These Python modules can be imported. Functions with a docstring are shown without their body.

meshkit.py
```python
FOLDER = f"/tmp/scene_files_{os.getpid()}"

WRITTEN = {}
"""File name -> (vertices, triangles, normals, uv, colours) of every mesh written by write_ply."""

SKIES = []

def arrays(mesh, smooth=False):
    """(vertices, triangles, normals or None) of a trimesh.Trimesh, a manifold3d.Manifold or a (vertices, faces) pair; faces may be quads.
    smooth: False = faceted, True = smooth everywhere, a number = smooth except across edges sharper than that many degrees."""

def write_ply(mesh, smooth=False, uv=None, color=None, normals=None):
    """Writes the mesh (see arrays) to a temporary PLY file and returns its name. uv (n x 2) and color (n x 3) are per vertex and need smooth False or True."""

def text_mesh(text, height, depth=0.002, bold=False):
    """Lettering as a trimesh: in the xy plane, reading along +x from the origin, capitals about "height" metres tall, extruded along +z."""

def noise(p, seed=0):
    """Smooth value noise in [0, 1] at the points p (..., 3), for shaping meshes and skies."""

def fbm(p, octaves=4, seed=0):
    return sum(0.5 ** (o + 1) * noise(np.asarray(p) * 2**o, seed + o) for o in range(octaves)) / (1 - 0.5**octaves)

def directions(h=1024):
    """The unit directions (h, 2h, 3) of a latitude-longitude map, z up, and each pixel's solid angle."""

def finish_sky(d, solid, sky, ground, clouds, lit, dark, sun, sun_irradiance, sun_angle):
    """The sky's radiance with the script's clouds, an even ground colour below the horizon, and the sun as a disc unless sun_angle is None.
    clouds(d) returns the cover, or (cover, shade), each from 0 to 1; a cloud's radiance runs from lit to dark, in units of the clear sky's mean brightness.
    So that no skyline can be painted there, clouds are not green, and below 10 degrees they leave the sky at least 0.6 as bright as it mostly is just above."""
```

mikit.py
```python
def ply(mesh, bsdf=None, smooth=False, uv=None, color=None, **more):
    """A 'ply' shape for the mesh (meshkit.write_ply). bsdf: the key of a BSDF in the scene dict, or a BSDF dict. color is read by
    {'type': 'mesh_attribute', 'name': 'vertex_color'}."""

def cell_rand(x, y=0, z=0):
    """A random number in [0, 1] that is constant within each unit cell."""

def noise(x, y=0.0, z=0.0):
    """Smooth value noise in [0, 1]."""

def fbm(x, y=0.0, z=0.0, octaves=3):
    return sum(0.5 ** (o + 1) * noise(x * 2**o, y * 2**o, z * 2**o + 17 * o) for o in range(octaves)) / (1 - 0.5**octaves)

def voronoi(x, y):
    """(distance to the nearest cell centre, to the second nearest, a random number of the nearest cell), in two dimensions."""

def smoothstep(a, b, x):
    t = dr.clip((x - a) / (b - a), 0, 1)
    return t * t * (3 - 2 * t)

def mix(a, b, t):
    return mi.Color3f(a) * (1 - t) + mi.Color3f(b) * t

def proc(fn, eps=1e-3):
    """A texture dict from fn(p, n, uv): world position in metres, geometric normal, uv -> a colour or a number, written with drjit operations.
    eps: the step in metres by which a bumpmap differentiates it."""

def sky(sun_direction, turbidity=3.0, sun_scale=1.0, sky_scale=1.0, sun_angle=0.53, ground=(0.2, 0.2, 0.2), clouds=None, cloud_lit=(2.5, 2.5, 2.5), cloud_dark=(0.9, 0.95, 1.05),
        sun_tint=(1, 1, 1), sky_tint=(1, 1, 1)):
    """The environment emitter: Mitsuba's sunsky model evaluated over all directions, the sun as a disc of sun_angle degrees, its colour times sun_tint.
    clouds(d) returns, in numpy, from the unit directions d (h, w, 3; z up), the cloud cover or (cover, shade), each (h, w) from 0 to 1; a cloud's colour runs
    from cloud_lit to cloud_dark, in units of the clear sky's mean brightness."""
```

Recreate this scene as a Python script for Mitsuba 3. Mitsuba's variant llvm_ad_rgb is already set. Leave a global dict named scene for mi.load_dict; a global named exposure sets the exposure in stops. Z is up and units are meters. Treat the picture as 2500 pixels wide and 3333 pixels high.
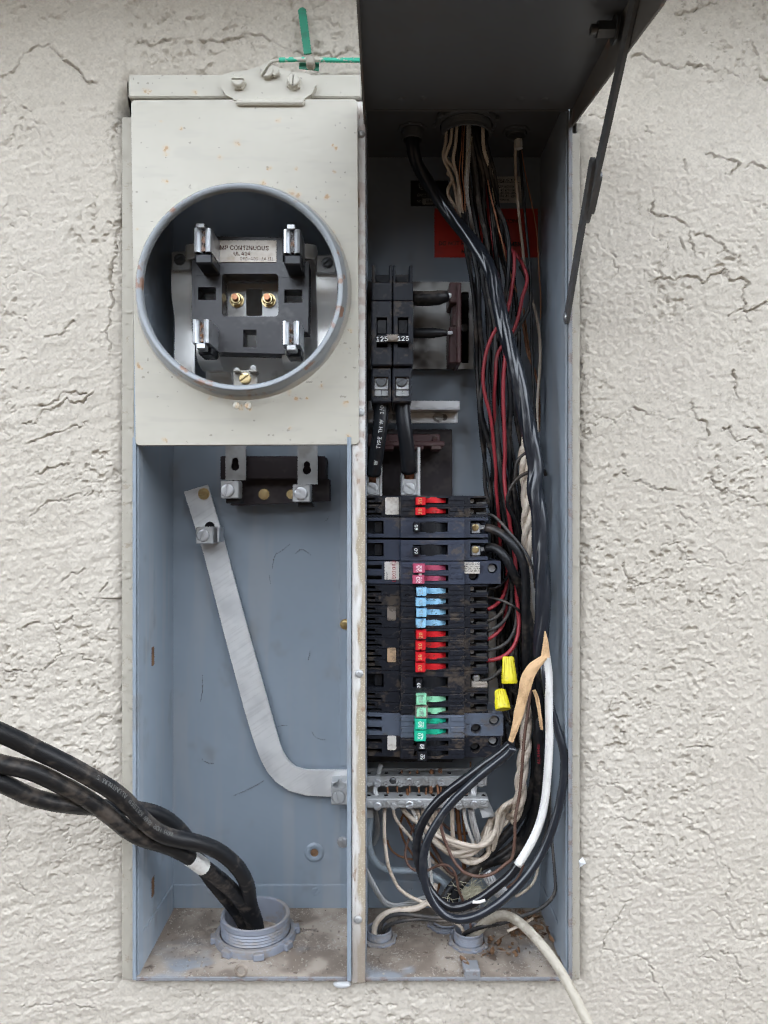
import math, random, numpy as np, trimesh, mitsuba as mi, drjit as dr, mikit, meshkit
import manifold3d as m3
from scipy.interpolate import CubicSpline
from mikit import proc, noise, fbm, voronoi, smoothstep, mix
rng = np.random.default_rng(7)
scene, labels = {}, {}
T = mi.ScalarTransform4f

# ---------------------------------------------------------------- camera, sky, exposure
CD, ZC = 0.617, 1.5            # metres from the lens to the rim of the enclosure, height of the lens above the ground
scene['camera'] = {'type': 'perspective', 'fov': 53.13, 'fov_axis': 'x', 'near_clip': 0.02, 'far_clip': 200.0,
                   'to_world': T().look_at(origin=[0, -CD, ZC], target=[0, 0, ZC], up=[0, 0, 1])}
# open shade: the sun is behind the house, so the wall sees blue sky past the eave above it, and ground that lies in the house's shadow
scene['sky'] = mikit.sky([0.15, 0.80, 0.58], turbidity=4, ground=(0.010, 0.009, 0.008), clouds=lambda d: 0.45, cloud_lit=(1.9, 1.9, 1.9), sky_tint=(1.37, 1.07, 0.865))
exposure = 5.6

# ---------------------------------------------------------------- measuring: a point of the photograph (2500 x 3333) at its real depth
CR = dict(A=(0, 0, 1.3272), B=(1150, 0, 1.2289), C=(1150, 750, 2.212), D=(1170, 1570, 2.2726), E=(1150, 2400, 2.212), F=(0, 2200, 1.3825),
          G=(400, 1380, 1.8125), H=(420, 560, 2.2419), I=(1170, 1600, 3.318), J=(1170, 2080, 3.318), K=(1170, 2440, 3.318), L=(1400, 2400, 3.16),
          M=(600, 0, 2.765), N=(1180, 360, 2.37), O=(560, 1420, 2.765), Q=(1500, 1500, 3.6875), R=(0, 0, 1.3825), S=(0, 0, 1.0),
          W=(1800, 0, 2.0114), X=(1800, 1100, 2.0114), U=(1800, 2200, 1.9529), V=(0, 1100, 1.8435))
def sc(d): return (CD + d) / 2500.0
def at(c, x, y, d):
    x0, y0, s = CR[c]
    return np.array([(x0 + x / s - 1250) * sc(d), d, ZC + (1666.5 - y0 - y / s) * sc(d)])
def wid(c, w, d): return w / CR[c][2] * sc(d)

# ---------------------------------------------------------------- scene bookkeeping
def numbered(k):
    if k not in USED:
        USED.add(k); return k
    i = 1
    while f'{k}_{i:03d}' in USED: i += 1
    USED.add(f'{k}_{i:03d}'); return f'{k}_{i:03d}'
USED = set()
def thing(name, label, cat, group=None):
    k = numbered(name)
    labels[k] = {'label': label, 'category': cat}
    if group: labels[k]['group'] = group
    return k
def part(parent, name, mesh, mat, label=None, smooth=False, **kw):
    k = numbered(parent + '__' + name)
    scene[k] = mikit.ply(mesh, mat, smooth=smooth, **kw)
    if label: labels[k] = {'label': label}
    return k
def single(name, label, cat, mesh, mat, group=None, smooth=False, **kw):
    k = thing(name, label, cat, group)
    scene[k] = mikit.ply(mesh, mat, smooth=smooth, **kw)
    return k

# ---------------------------------------------------------------- shapes
def tm(m):
    g = m.to_mesh(); return trimesh.Trimesh(np.array(g.vert_properties[:, :3], float), np.array(g.tri_verts), process=False)
def cat(ms): return trimesh.util.concatenate([tm(m) if hasattr(m, 'to_mesh') else m for m in ms])
def cbox(x0, x1, y0, y1, z0, z1, b=0.0005):
    b = min(b, 0.45 * min(x1 - x0, y1 - y0, z1 - z0))
    c, h = np.array([(x0 + x1) / 2, (y0 + y1) / 2, (z0 + z1) / 2]), np.array([x1 - x0, y1 - y0, z1 - z0]) / 2
    p = []
    for s in np.ndindex(2, 2, 2):
        s = np.array(s) * 2 - 1
        for k in range(3):
            q = h - b; q[k] = h[k]; p.append(c + s * q)
    return m3.Manifold.hull_points(np.array(p))
def wbox(x0, x1, y0, y1, z0, z1, b=0.0005): return cbox(x0, x1, y0, y1, ZC + z0, ZC + z1, b)
def pbox(c, x0, y0, x1, y1, f, bk, b=0.0005):
    a, e = at(c, x0, y0, f), at(c, x1, y1, f)
    return cbox(min(a[0], e[0]), max(a[0], e[0]), f, bk, min(a[2], e[2]), max(a[2], e[2]), b)
def rot_to_front(m): return m.rotate([90, 0, 0])            # local xy plane -> facing the camera, local +z -> -y
def plate(polys, y0, y1):
    """polys: lists of world (x, z); the first is the outline, the others holes."""
    cs = m3.CrossSection([np.array(p, float) for p in polys], m3.FillRule.EvenOdd)
    return rot_to_front(m3.Manifold.extrude(cs, y1 - y0)).translate([0, y1, 0])
def pplate(c, polys, f, bk):
    return plate([[(lambda q: (q[0], q[2]))(at(c, x, y, f)) for x, y in p] for p in polys], f, bk)
def rrect(x0, y0, x1, y1, r, n=5):
    out = []
    for cx, cy, a in ((x1 - r, y1 - r, 0), (x0 + r, y1 - r, 90), (x0 + r, y0 + r, 180), (x1 - r, y0 + r, 270)):
        out += [(cx + r * math.cos(math.radians(a + 90 * i / n)), cy + r * math.sin(math.radians(a + 90 * i / n))) for i in range(n + 1)]
    return out
def circ(cx, cy, r, n=40, e=1.0): return [(cx + r * math.cos(2 * math.pi * i / n), cy + e * r * math.sin(2 * math.pi * i / n)) for i in range(n)]
def zprism(pts, z0, z1):
    """pts: world (x, y), extruded along z."""
    return m3.Manifold.extrude(m3.CrossSection([np.array(pts, float)], m3.FillRule.EvenOdd), z1 - z0).translate([0, 0, z0])
def lathe(prof, n=48):
    """prof: (r, h) around local z."""
    prof = np.array(prof, float); a = np.arange(n) * 2 * np.pi / n
    v = np.stack([prof[:, None, 0] * np.cos(a), prof[:, None, 0] * np.sin(a), np.repeat(prof[:, None, 1], n, 1)], -1).reshape(-1, 3)
    i, j = np.meshgrid(np.arange(len(prof) - 1), np.arange(n), indexing='ij')
    q = np.stack([i * n + j, i * n + (j + 1) % n, (i + 1) * n + (j + 1) % n, (i + 1) * n + j], -1).reshape(-1, 4)
    return trimesh.Trimesh(v, np.vstack([q[:, [0, 1, 2]], q[:, [0, 2, 3]]]), process=False)
def spline(pts, step=0.0025):
    p = np.array(pts, float)
    if len(p) == 2: p = np.array([p[0], (p[0] + p[1]) / 2, p[1]])
    t = np.concatenate([[0], np.cumsum(np.maximum(np.linalg.norm(np.diff(p, axis=0), axis=1), 1e-6) ** 0.75)])
    cs = CubicSpline(t, p, bc_type='natural')
    d = cs(np.linspace(0, t[-1], 400)); L = np.linalg.norm(np.diff(d, axis=0), axis=1).sum()
    n = max(6, int(L / step))
    acc = np.concatenate([[0], np.cumsum(np.linalg.norm(np.diff(d, axis=0), axis=1))])
    u = np.interp(np.linspace(0, acc[-1], n + 1), acc, np.linspace(0, t[-1], 400))
    return cs(u)
def frames(p):
    t = np.gradient(p, axis=0); t /= np.linalg.norm(t, axis=1, keepdims=True) + 1e-12
    a = np.cross(t[0], [0, 1, 0.02]); a /= np.linalg.norm(a)
    A = [a]
    for k in range(1, len(p)):
        a = A[-1] - t[k] * (A[-1] @ t[k]); A.append(a / (np.linalg.norm(a) + 1e-12))
    A = np.array(A); return t, A, np.cross(t, A)
def sweep(p, r, sides=12, lobes=0, twist=0, amp=0, flat=1.0, cap=True, wob=0.0):
    p = np.asarray(p, float); t, A, B = frames(p)
    n = len(p); r = np.broadcast_to(np.asarray(r, float), (n,))
    s = np.concatenate([[0], np.cumsum(np.linalg.norm(np.diff(p, axis=0), axis=1))])
    ang = np.arange(sides) * 2 * np.pi / sides
    R = r[:, None] * np.ones(sides)
    if lobes: R = R * (1 + amp * np.abs(np.cos(lobes / 2 * (ang[None] - twist * s[:, None]))) - amp * 0.6)
    if wob: R = R * (1 + wob * (meshkit.noise(np.stack([np.repeat(s[:, None] * 130, sides, 1), np.repeat(2 * np.cos(ang)[None], n, 0), np.repeat(2 * np.sin(ang)[None], n, 0)], -1) + 31.7 * abs(p[0]).sum()) - 0.5))
    v = (p[:, None] + R[..., None] * (np.cos(ang)[None, :, None] * A[:, None] + flat * np.sin(ang)[None, :, None] * B[:, None])).reshape(-1, 3)
    i, j = np.meshgrid(np.arange(n - 1), np.arange(sides), indexing='ij')
    q = np.stack([i * sides + j, i * sides + (j + 1) % sides, (i + 1) * sides + (j + 1) % sides, (i + 1) * sides + j], -1).reshape(-1, 4)
    f = [q[:, [0, 1, 2]], q[:, [0, 2, 3]]]
    if cap:
        k = len(v); v = np.vstack([v, p[:1], p[-1:]]); j = np.arange(sides)
        f += [np.stack([j * 0 + k, (j + 1) % sides, j], 1), np.stack([j * 0 + k + 1, (n - 1) * sides + j, (n - 1) * sides + (j + 1) % sides], 1)]
    return trimesh.Trimesh(v, np.vstack(f), process=False)
def strands(p, r, n=6, twist=180.0, sides=6, gap=1.0):
    """a bare stranded conductor: n wires twisted round a core."""
    t, A, B = frames(p); s = np.concatenate([[0], np.cumsum(np.linalg.norm(np.diff(p, axis=0), axis=1))])
    rs = r * math.sin(math.pi / n) / (1 + math.sin(math.pi / n)); ro = r - rs
    out = [sweep(p, r * 0.45, 6)]
    for k in range(n):
        a = 2 * np.pi * k / n + twist * s
        out.append(sweep(p + gap * ro * (np.cos(a)[:, None] * A + np.sin(a)[:, None] * B), rs * 1.02, sides))
    return cat(out)
def pts(spec):
    """[('K', x, y, depth), ...] or ('K', [(x, y, depth), ...])"""
    if isinstance(spec, tuple): return [at(spec[0], *q) for q in spec[1]]
    return [at(*q) for q in spec]
_S = {}
def screw_unit(kind):
    """radius 1, stands on z = 0, looks along +z; the slot runs along x."""
    if kind in _S: return _S[kind]
    cyl = m3.Manifold.cylinder
    if kind == 'slot':
        m = cyl(0.5, 1, 1, 28) + cyl(0.12, 1, 0.86, 28).translate([0, 0, 0.5])
        m = m - m3.Manifold.cube([2.4, 0.42, 1.2], True).translate([0, 0, 0.68])
    elif kind == 'pan':
        m = m3.Manifold.sphere(1.0, 32).scale([1, 1, 0.6]).trim_by_plane([0, 0, 1], 0)
        m = m - m3.Manifold.cube([1.1, 0.2, 0.5], True).translate([0, 0, 0.62]) - m3.Manifold.cube([0.2, 1.1, 0.5], True).translate([0, 0, 0.62])
    elif kind == 'hex':
        m = cyl(0.14, 1.22, 1.22, 32) + cyl(0.75, 1, 1, 6).translate([0, 0, 0.14]) + cyl(0.12, 0.82, 0.7, 24).translate([0, 0, 0.89])
        m = m - m3.Manifold.cube([2.4, 0.28, 1.0], True).translate([0, 0, 1.0])
    elif kind == 'boltslot':
        m = cyl(0.5, 1.22, 1.22, 6) + cyl(0.8, 0.98, 0.98, 28).translate([0, 0, 0.4]) + cyl(0.14, 0.98, 0.8, 28).translate([0, 0, 1.2])
        m = m - m3.Manifold.cube([2.4, 0.24, 0.9], True).translate([0, 0, 1.35])
    elif kind == 'nut':
        m = cyl(0.3, 1.25, 1.25, 32) + cyl(0.9, 1.08, 1.08, 6).translate([0, 0, 0.3]) + cyl(0.3, 0.95, 0.8, 28).translate([0, 0, 1.2])
        m = m - cyl(2, 0.58, 0.58, 20).translate([0, 0, 1.0])
    elif kind == 'rivet':
        m = m3.Manifold.sphere(1.0, 24).scale([1, 1, 0.45]).trim_by_plane([0, 0, 1], 0)
    _S[kind] = m
    return m
def screw(p, r, a=0, kind='slot', h=1.0, tilt=(0, 0)):
    return rot_to_front(screw_unit(kind).scale([r, r, r * h]).rotate([tilt[0], tilt[1], a])).translate(list(map(float, p)))
def bore(lg, c, x, y, rpx, d): return lg - m3.Manifold.cylinder(0.0016, wid(c, rpx, d) * 1.16, wid(c, rpx, d) * 1.16, 28).rotate([90, 0, 0]).translate([at(c, x, y, d)[0], d + 0.0012, at(c, x, y, d)[2]])
def pscrew(c, x, y, rpx, d, a=0, kind='slot', h=1.0): return screw(at(c, x, y, d), wid(c, rpx, d), a, kind, h)
def text(s, h, p, rot=0, depth=0.0003, bold=False, flip=False):
    m = meshkit.text_mesh(s, h, depth, bold)
    m.apply_translation(-m.bounds.mean(0) * [1, 1, 0])
    m.apply_transform(trimesh.transformations.rotation_matrix(math.radians(rot), [0, 0, 1]))
    m.apply_transform(trimesh.transformations.rotation_matrix(math.pi / 2, [1, 0, 0]))
    m.apply_translation(p); return m
def text_along(s, path, s0, h, side, r, reverse=False, bold=False):
    """print on a cable: each character lies on the sheath; side: the direction from the axis in which it stands."""
    t, A, B = frames(path); L = np.concatenate([[0], np.cumsum(np.linalg.norm(np.diff(path, axis=0), axis=1))])
    out, pos = [], s0
    for ch in s:
        if ch == ' ': pos += h * 0.55; continue
        m = meshkit.text_mesh(ch, h, 0.00012, bold); w = np.ptp(m.bounds[:, 0])
        m.apply_translation([-m.bounds.mean(0)[0], -h / 2, 0])
        k = min(np.searchsorted(L, pos + w / 2), len(path) - 2)
        ax = t[k] * (-1 if reverse else 1); nn = np.array(side, float); nn -= ax * (nn @ ax); nn /= np.linalg.norm(nn)
        M = np.eye(4); M[:3, 0], M[:3, 1], M[:3, 2], M[:3, 3] = ax, np.cross(nn, ax), nn, path[k] + nn * (r + 0.00005)
        m.apply_transform(M); out.append(m); pos += w + h * 0.22
    return cat(out)
# ---------------------------------------------------------------- materials
def rgb(c): return {'type': 'rgb', 'value': list(map(float, c))}
def mat(name, base, rough=0.5, spec=0.5, metal=0.0, bump=None, bscale=0.0003, eps=4e-4, **kw):
    b = {'type': 'principled', 'base_color': proc(base) if callable(base) else rgb(base), 'roughness': proc(rough) if callable(rough) else rough, 'metallic': metal, **kw}
    if metal == 0.0: b['specular'] = spec
    if bump: b = {'type': 'bumpmap', 'arbitrary': proc(bump, eps), 'scale': bscale, 'bsdf': b}
    scene[name] = {'type': 'twosided', 'bsdf': b}
def C(*c): return mi.Color3f(*c)
def dirty(col, dirt, f=60.0, lo=0.5, hi=0.8, amt=0.8, up=0.0, seed=0.0):
    """paint or plastic with patches of settled dirt; up: how much more lies on faces that look up."""
    def fn(p, n, uv):
        k = fbm(p.x * f + seed, p.y * f, p.z * f, 4) + 0.35 * (fbm(p.x * f * 6, p.y * f * 6 + seed, p.z * f * 6, 2) - 0.5)
        m = smoothstep(lo, hi, k + up * dr.maximum(n.z, 0)) * amt
        return mix(col, dirt, m)
    return fn
def sp(lst, c, d):
    return [(q[0], q[2], r) for (x, y, r) in lst for q in [at(c, x, y, d)]]

# stucco: warm off-white paint, soot in the pores, a cooler patch where it was painted over
def stucco_col(p, n, uv):
    v = fbm(p.x * 7, p.z * 7, 3.1, 3)
    c = mix((0.435, 0.392, 0.326), (0.495, 0.454, 0.390), v) * (0.90 + 0.20 * noise(p.x * 760, p.z * 760, p.y * 760))
    pore = smoothstep(0.60, 0.78, fbm(p.x * 260, p.z * 260, p.y * 260, 3)) * smoothstep(0.45, 0.7, fbm(p.x * 14 + 9, p.z * 14, 0.0, 2))
    c = mix(c, (0.17, 0.14, 0.115), pore * 0.45)
    return c
mat('stucco', stucco_col, 0.85, 0.25, bump=lambda p, n, uv: fbm(p.x * 560, p.y * 560, p.z * 560, 2), bscale=0.0006, eps=4e-4)

RUST = sp([(740, 660, 3.4), (742, 685, 2.4), (1063, 635, 3.4), (985, 700, 2.6), (1252, 537, 2.6), (1510, 655, 2.4), (1497, 650, 1.6), (1330, 752, 1.6), (1212, 747, 2.4), (1505, 765, 1.5), (1470, 877, 2.6), (1460, 882, 1.6),
           (1497, 1035, 1.6), (1578, 1477, 2.0), (605, 1632, 2.0), (614, 1643, 2.2), (775, 1665, 2.2), (1295, 1757, 2.2), (1325, 1785, 2.2), (1380, 1785, 2.0), (1445, 1730, 2.4), (1543, 1640, 1.5), (1552, 1810, 2.6), (720, 1975, 2.6),
           (585, 1975, 2.4), (1303, 1922, 1.8), (1565, 1957, 2.0), (738, 805, 2.4), (1180, 815, 3.0), (812, 570, 1.8), (720, 540, 1.6), (638, 382, 2.8), (655, 385, 2.0), (865, 390, 3.0), (935, 1785, 2.2), (880, 1718, 2.4), (1117, 1826, 2.8), (1075, 1828, 2.6),
           (608, 1020, 1.5), (1310, 860, 4.5), (1340, 868, 3.0), (1560, 1560, 1.2), (690, 1560, 1.6), (1290, 1640, 1.4)], 'R', -0.012)
def cream_col(p, n, uv):
    c = mix((0.43, 0.403, 0.336), (0.48, 0.454, 0.386), fbm(p.x * 16, p.y * 16, p.z * 16, 3))
    w = (fbm(p.x * 420, p.z * 420, 1.7, 3) - 0.5) * 0.0045
    halo, core = mi.Float(0), mi.Float(0)
    for (x, z, r) in RUST:
        d = dr.sqrt(dr.square(p.x - x) + dr.square(p.z - z)) + w
        halo = dr.maximum(halo, smoothstep(r * 1.25e-3, r * 0.3e-3, d)); core = dr.maximum(core, smoothstep(r * 0.5e-3, 0.0, d + w))
    c = mix(c, (0.50, 0.385, 0.235), halo * 0.55)
    c = mix(c, (0.34, 0.17, 0.075), core * 0.6)
    w2 = fbm(p.x * 26, p.z * 150, 6.0, 4)
    c = mix(c, (0.40, 0.375, 0.325), smoothstep(0.55, 0.75, w2) * 0.35)
    s = smoothstep(0.80, 0.84, fbm(p.x * 260 + 5, p.y * 260, p.z * 260, 2))
    return mix(c, (0.22, 0.19, 0.16), s * 0.6)
mat('cream_paint', cream_col, 0.5, 0.4, bump=lambda p, n, uv: fbm(p.x * 240, p.y * 240, p.z * 480, 3), bscale=0.00045, eps=6e-4)
# flange strips round the box: cream paint rolled over, runs and grains in it
mat('strip_paint', dirty((0.36, 0.332, 0.275), (0.26, 0.21, 0.16), 150, 0.66, 0.82, 0.6), 0.55, 0.35,
    bump=lambda p, n, uv: fbm(p.x * 330, p.y * 330, p.z * 330, 3) + smoothstep(0.72, 0.8, noise(p.x * 230, p.y * 230, p.z * 230)), bscale=0.0006, eps=5e-4)
# enclosure: blue grey enamel
def box_col(p, n, uv):
    c = mix((0.205, 0.245, 0.285), (0.25, 0.29, 0.33), fbm(p.x * 9, p.y * 9, p.z * 9, 3))
    g = smoothstep(0.60, 0.80, fbm(p.x * 40, p.y * 40, p.z * 26, 4)) * 0.35
    c = mix(c, (0.17, 0.15, 0.125), g)
    d2 = smoothstep(0.50, 0.75, fbm(p.x * 90, p.y * 90, p.z * 7, 3))
    return mix(c, (0.285, 0.295, 0.305), d2 * 0.45)
mat('box_paint', box_col, 0.38, 0.5, bump=lambda p, n, uv: fbm(p.x * 160, p.y * 160, p.z * 160, 2), bscale=0.00012)
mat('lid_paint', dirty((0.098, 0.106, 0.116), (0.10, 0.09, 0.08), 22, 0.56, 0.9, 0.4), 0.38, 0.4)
mat('dark_edge', dirty((0.12, 0.115, 0.11), (0.17, 0.09, 0.06), 60, 0.58, 0.8, 0.6), 0.55, 0.4)
mat('edge_rust', dirty((0.20, 0.205, 0.215), (0.15, 0.085, 0.055), 170, 0.52, 0.76, 0.6), 0.6, 0.4)
# divider strip: cream over primer, peeled to tan beads along one side, pink rust bloom higher up
def divider_col(p, n, uv):
    c = mix((0.55, 0.52, 0.47), (0.62, 0.61, 0.59), fbm(p.x * 60, 0.0, p.z * 14, 3))
    side = smoothstep(-0.0235, -0.0185, p.x + (fbm(p.z * 55, p.x * 300, 1.0, 3) - 0.5) * 0.012)
    low = smoothstep(ZC + 0.06, ZC + 0.0, p.z)
    c = mix(c, (0.36, 0.30, 0.22), side * low)
    f1, f2, r = voronoi(p.x * 520, p.z * 520)
    c = mix(c, (0.47, 0.42, 0.31), smoothstep(0.32, 0.2, f1) * low * side * smoothstep(0.45, 0.7, r))
    pink = smoothstep(0.48, 0.66, fbm(p.x * 160, p.z * 160, 4.0, 4)) * (1 - low)
    c = mix(c, (0.42, 0.31, 0.25), pink * 0.55)
    rs = smoothstep(0.72, 0.82, fbm(p.x * 300, p.z * 120, 8.0, 3))
    bot = smoothstep(ZC - 0.30, ZC - 0.36, p.z)
    c = mix(c, (0.24, 0.20, 0.165), bot * 0.75)
    return mix(c, (0.26, 0.15, 0.09), rs * 0.6)
mat('divider_paint', divider_col, 0.6, 0.35, bump=lambda p, n, uv: fbm(p.x * 300, p.y * 300, p.z * 300, 3), bscale=0.0005)
def dust_col(p, n, uv):
    a = fbm(p.x * 55, p.y * 55, p.z * 55, 4)
    c = mix((0.175, 0.140, 0.112), (0.315, 0.268, 0.222), smoothstep(0.3, 0.7, a))
    g = smoothstep(0.72, 0.80, noise(p.x * 900, p.y * 900, p.z * 900)) * smoothstep(0.4, 0.65, fbm(p.x * 60 + 8, p.y * 60, 1.0, 2))
    c = mix(c, (0.46, 0.43, 0.39), g * 0.45)
    d = smoothstep(0.62, 0.74, fbm(p.x * 140 + 4, p.y * 140, p.z * 140, 3))
    c = mix(c, (0.085, 0.06, 0.045), d * 0.75)
    bare = smoothstep(0.055, 0.0, p.y + (fbm(p.x * 30, p.y * 90, 2.0, 3) - 0.5) * 0.05) * smoothstep(0.46, 0.58, fbm(p.x * 24, 5.0, p.y * 24, 3))
    return mix(c, (0.21, 0.235, 0.265), bare * 0.8)
mat('floor_dust', dust_col, 0.95, 0.15, bump=lambda p, n, uv: fbm(p.x * 420, p.y * 420, p.z * 420, 3), bscale=0.0012, eps=6e-4)
# plastics
mat('black_plastic', dirty((0.0095, 0.0112, 0.0168), (0.085, 0.064, 0.046), 85, 0.52, 0.80, 0.7, up=0.15), 0.42, 0.38)
mat('clean_black', dirty((0.009, 0.010, 0.0125), (0.06, 0.05, 0.04), 70, 0.6, 0.9, 0.4), 0.32, 0.4)
mat('slate_plastic', dirty((0.030, 0.037, 0.058), (0.10, 0.08, 0.06), 90, 0.56, 0.8, 0.6, up=0.10), 0.42, 0.5)
mat('grey_plastic', dirty((0.085, 0.102, 0.135), (0.11, 0.09, 0.07), 90, 0.52, 0.78, 0.6, up=0.15), 0.45, 0.5)
mat('socket_plastic', dirty((0.028, 0.027, 0.030), (0.10, 0.095, 0.09), 45, 0.5, 0.85, 0.5), 0.35, 0.5)
mat('brown_fibre', dirty((0.022, 0.015, 0.017), (0.05, 0.04, 0.035), 50, 0.5, 0.8, 0.6), 0.6, 0.4)
mat('maroon_plastic', dirty((0.060, 0.026, 0.026), (0.10, 0.08, 0.065), 90, 0.5, 0.8, 0.6, up=0.12), 0.45, 0.5)
GR = (0.06, 0.05, 0.04)
mat('red_handle', dirty((0.50, 0.012, 0.018), GR, 190, 0.62, 0.82, 0.7), 0.35, 0.5)
mat('mauve_handle', dirty((0.37, 0.062, 0.115), GR, 190, 0.66, 0.82, 0.6), 0.4, 0.5)
mat('blue_handle', dirty((0.235, 0.46, 0.63), GR, 190, 0.58, 0.74, 0.8), 0.4, 0.5)
mat('mint_handle', dirty((0.24, 0.58, 0.36), GR, 190, 0.60, 0.78, 0.7), 0.4, 0.5)
mat('green_handle', dirty((0.012, 0.37, 0.225), GR, 190, 0.66, 0.82, 0.6), 0.35, 0.5)
mat('yellow_plastic', dirty((0.66, 0.56, 0.015), (0.16, 0.13, 0.04), 130, 0.60, 0.82, 0.7, up=0.18), 0.35, 0.5)
# wires
mat('wire_black', dirty((0.0095, 0.0100, 0.0115), (0.115, 0.092, 0.074), 50, 0.47, 0.85, 0.6, up=0.13), 0.42, 0.38)
mat('wire_gloss', dirty((0.012, 0.0145, 0.020), (0.06, 0.06, 0.06), 40, 0.6, 0.85, 0.35), 0.24, 0.65)
mat('wire_tape', dirty((0.008, 0.0085, 0.011), (0.05, 0.05, 0.05), 40, 0.62, 0.85, 0.3), 0.2, 0.6)
mat('wire_red', dirty((0.33, 0.028, 0.038), (0.12, 0.05, 0.04), 60, 0.55, 0.85, 0.5), 0.42, 0.5)
mat('wire_white', dirty((0.60, 0.515, 0.42), (0.28, 0.20, 0.13), 75, 0.52, 0.80, 0.75, up=0.10), 0.5, 0.4)
mat('wire_clean_white', dirty((0.64, 0.625, 0.59), (0.38, 0.35, 0.31), 60, 0.6, 0.9, 0.5), 0.35, 0.5)
mat('wire_brown', dirty((0.125, 0.066, 0.047), (0.18, 0.14, 0.11), 80, 0.5, 0.85, 0.5), 0.55, 0.4)
mat('wire_grey', dirty((0.048, 0.046, 0.045), (0.17, 0.14, 0.115), 80, 0.5, 0.8, 0.6, up=0.1), 0.5, 0.4)
mat('wire_bluegrey', dirty((0.23, 0.275, 0.31), (0.16, 0.135, 0.115), 70, 0.52, 0.8, 0.6, up=0.25), 0.28, 0.6)
mat('wire_green', dirty((0.05, 0.43, 0.28), (0.50, 0.47, 0.40), 110, 0.50, 0.54, 1.0), 0.5, 0.4)
mat('tag_green', dirty((0.022, 0.21, 0.125), (0.03, 0.11, 0.07), 110, 0.5, 0.8, 0.5), 0.45, 0.5)
mat('cable_beige', dirty((0.375, 0.34, 0.275), (0.17, 0.14, 0.11), 60, 0.55, 0.8, 0.55, up=0.08), 0.55, 0.4)
mat('kraft_paper', dirty((0.52, 0.34, 0.185), (0.30, 0.18, 0.09), 120, 0.45, 0.8, 0.6), 0.75, 0.25,
    bump=lambda p, n, uv: fbm(p.x * 300, p.y * 300, p.z * 120, 3), bscale=0.0006)
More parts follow.
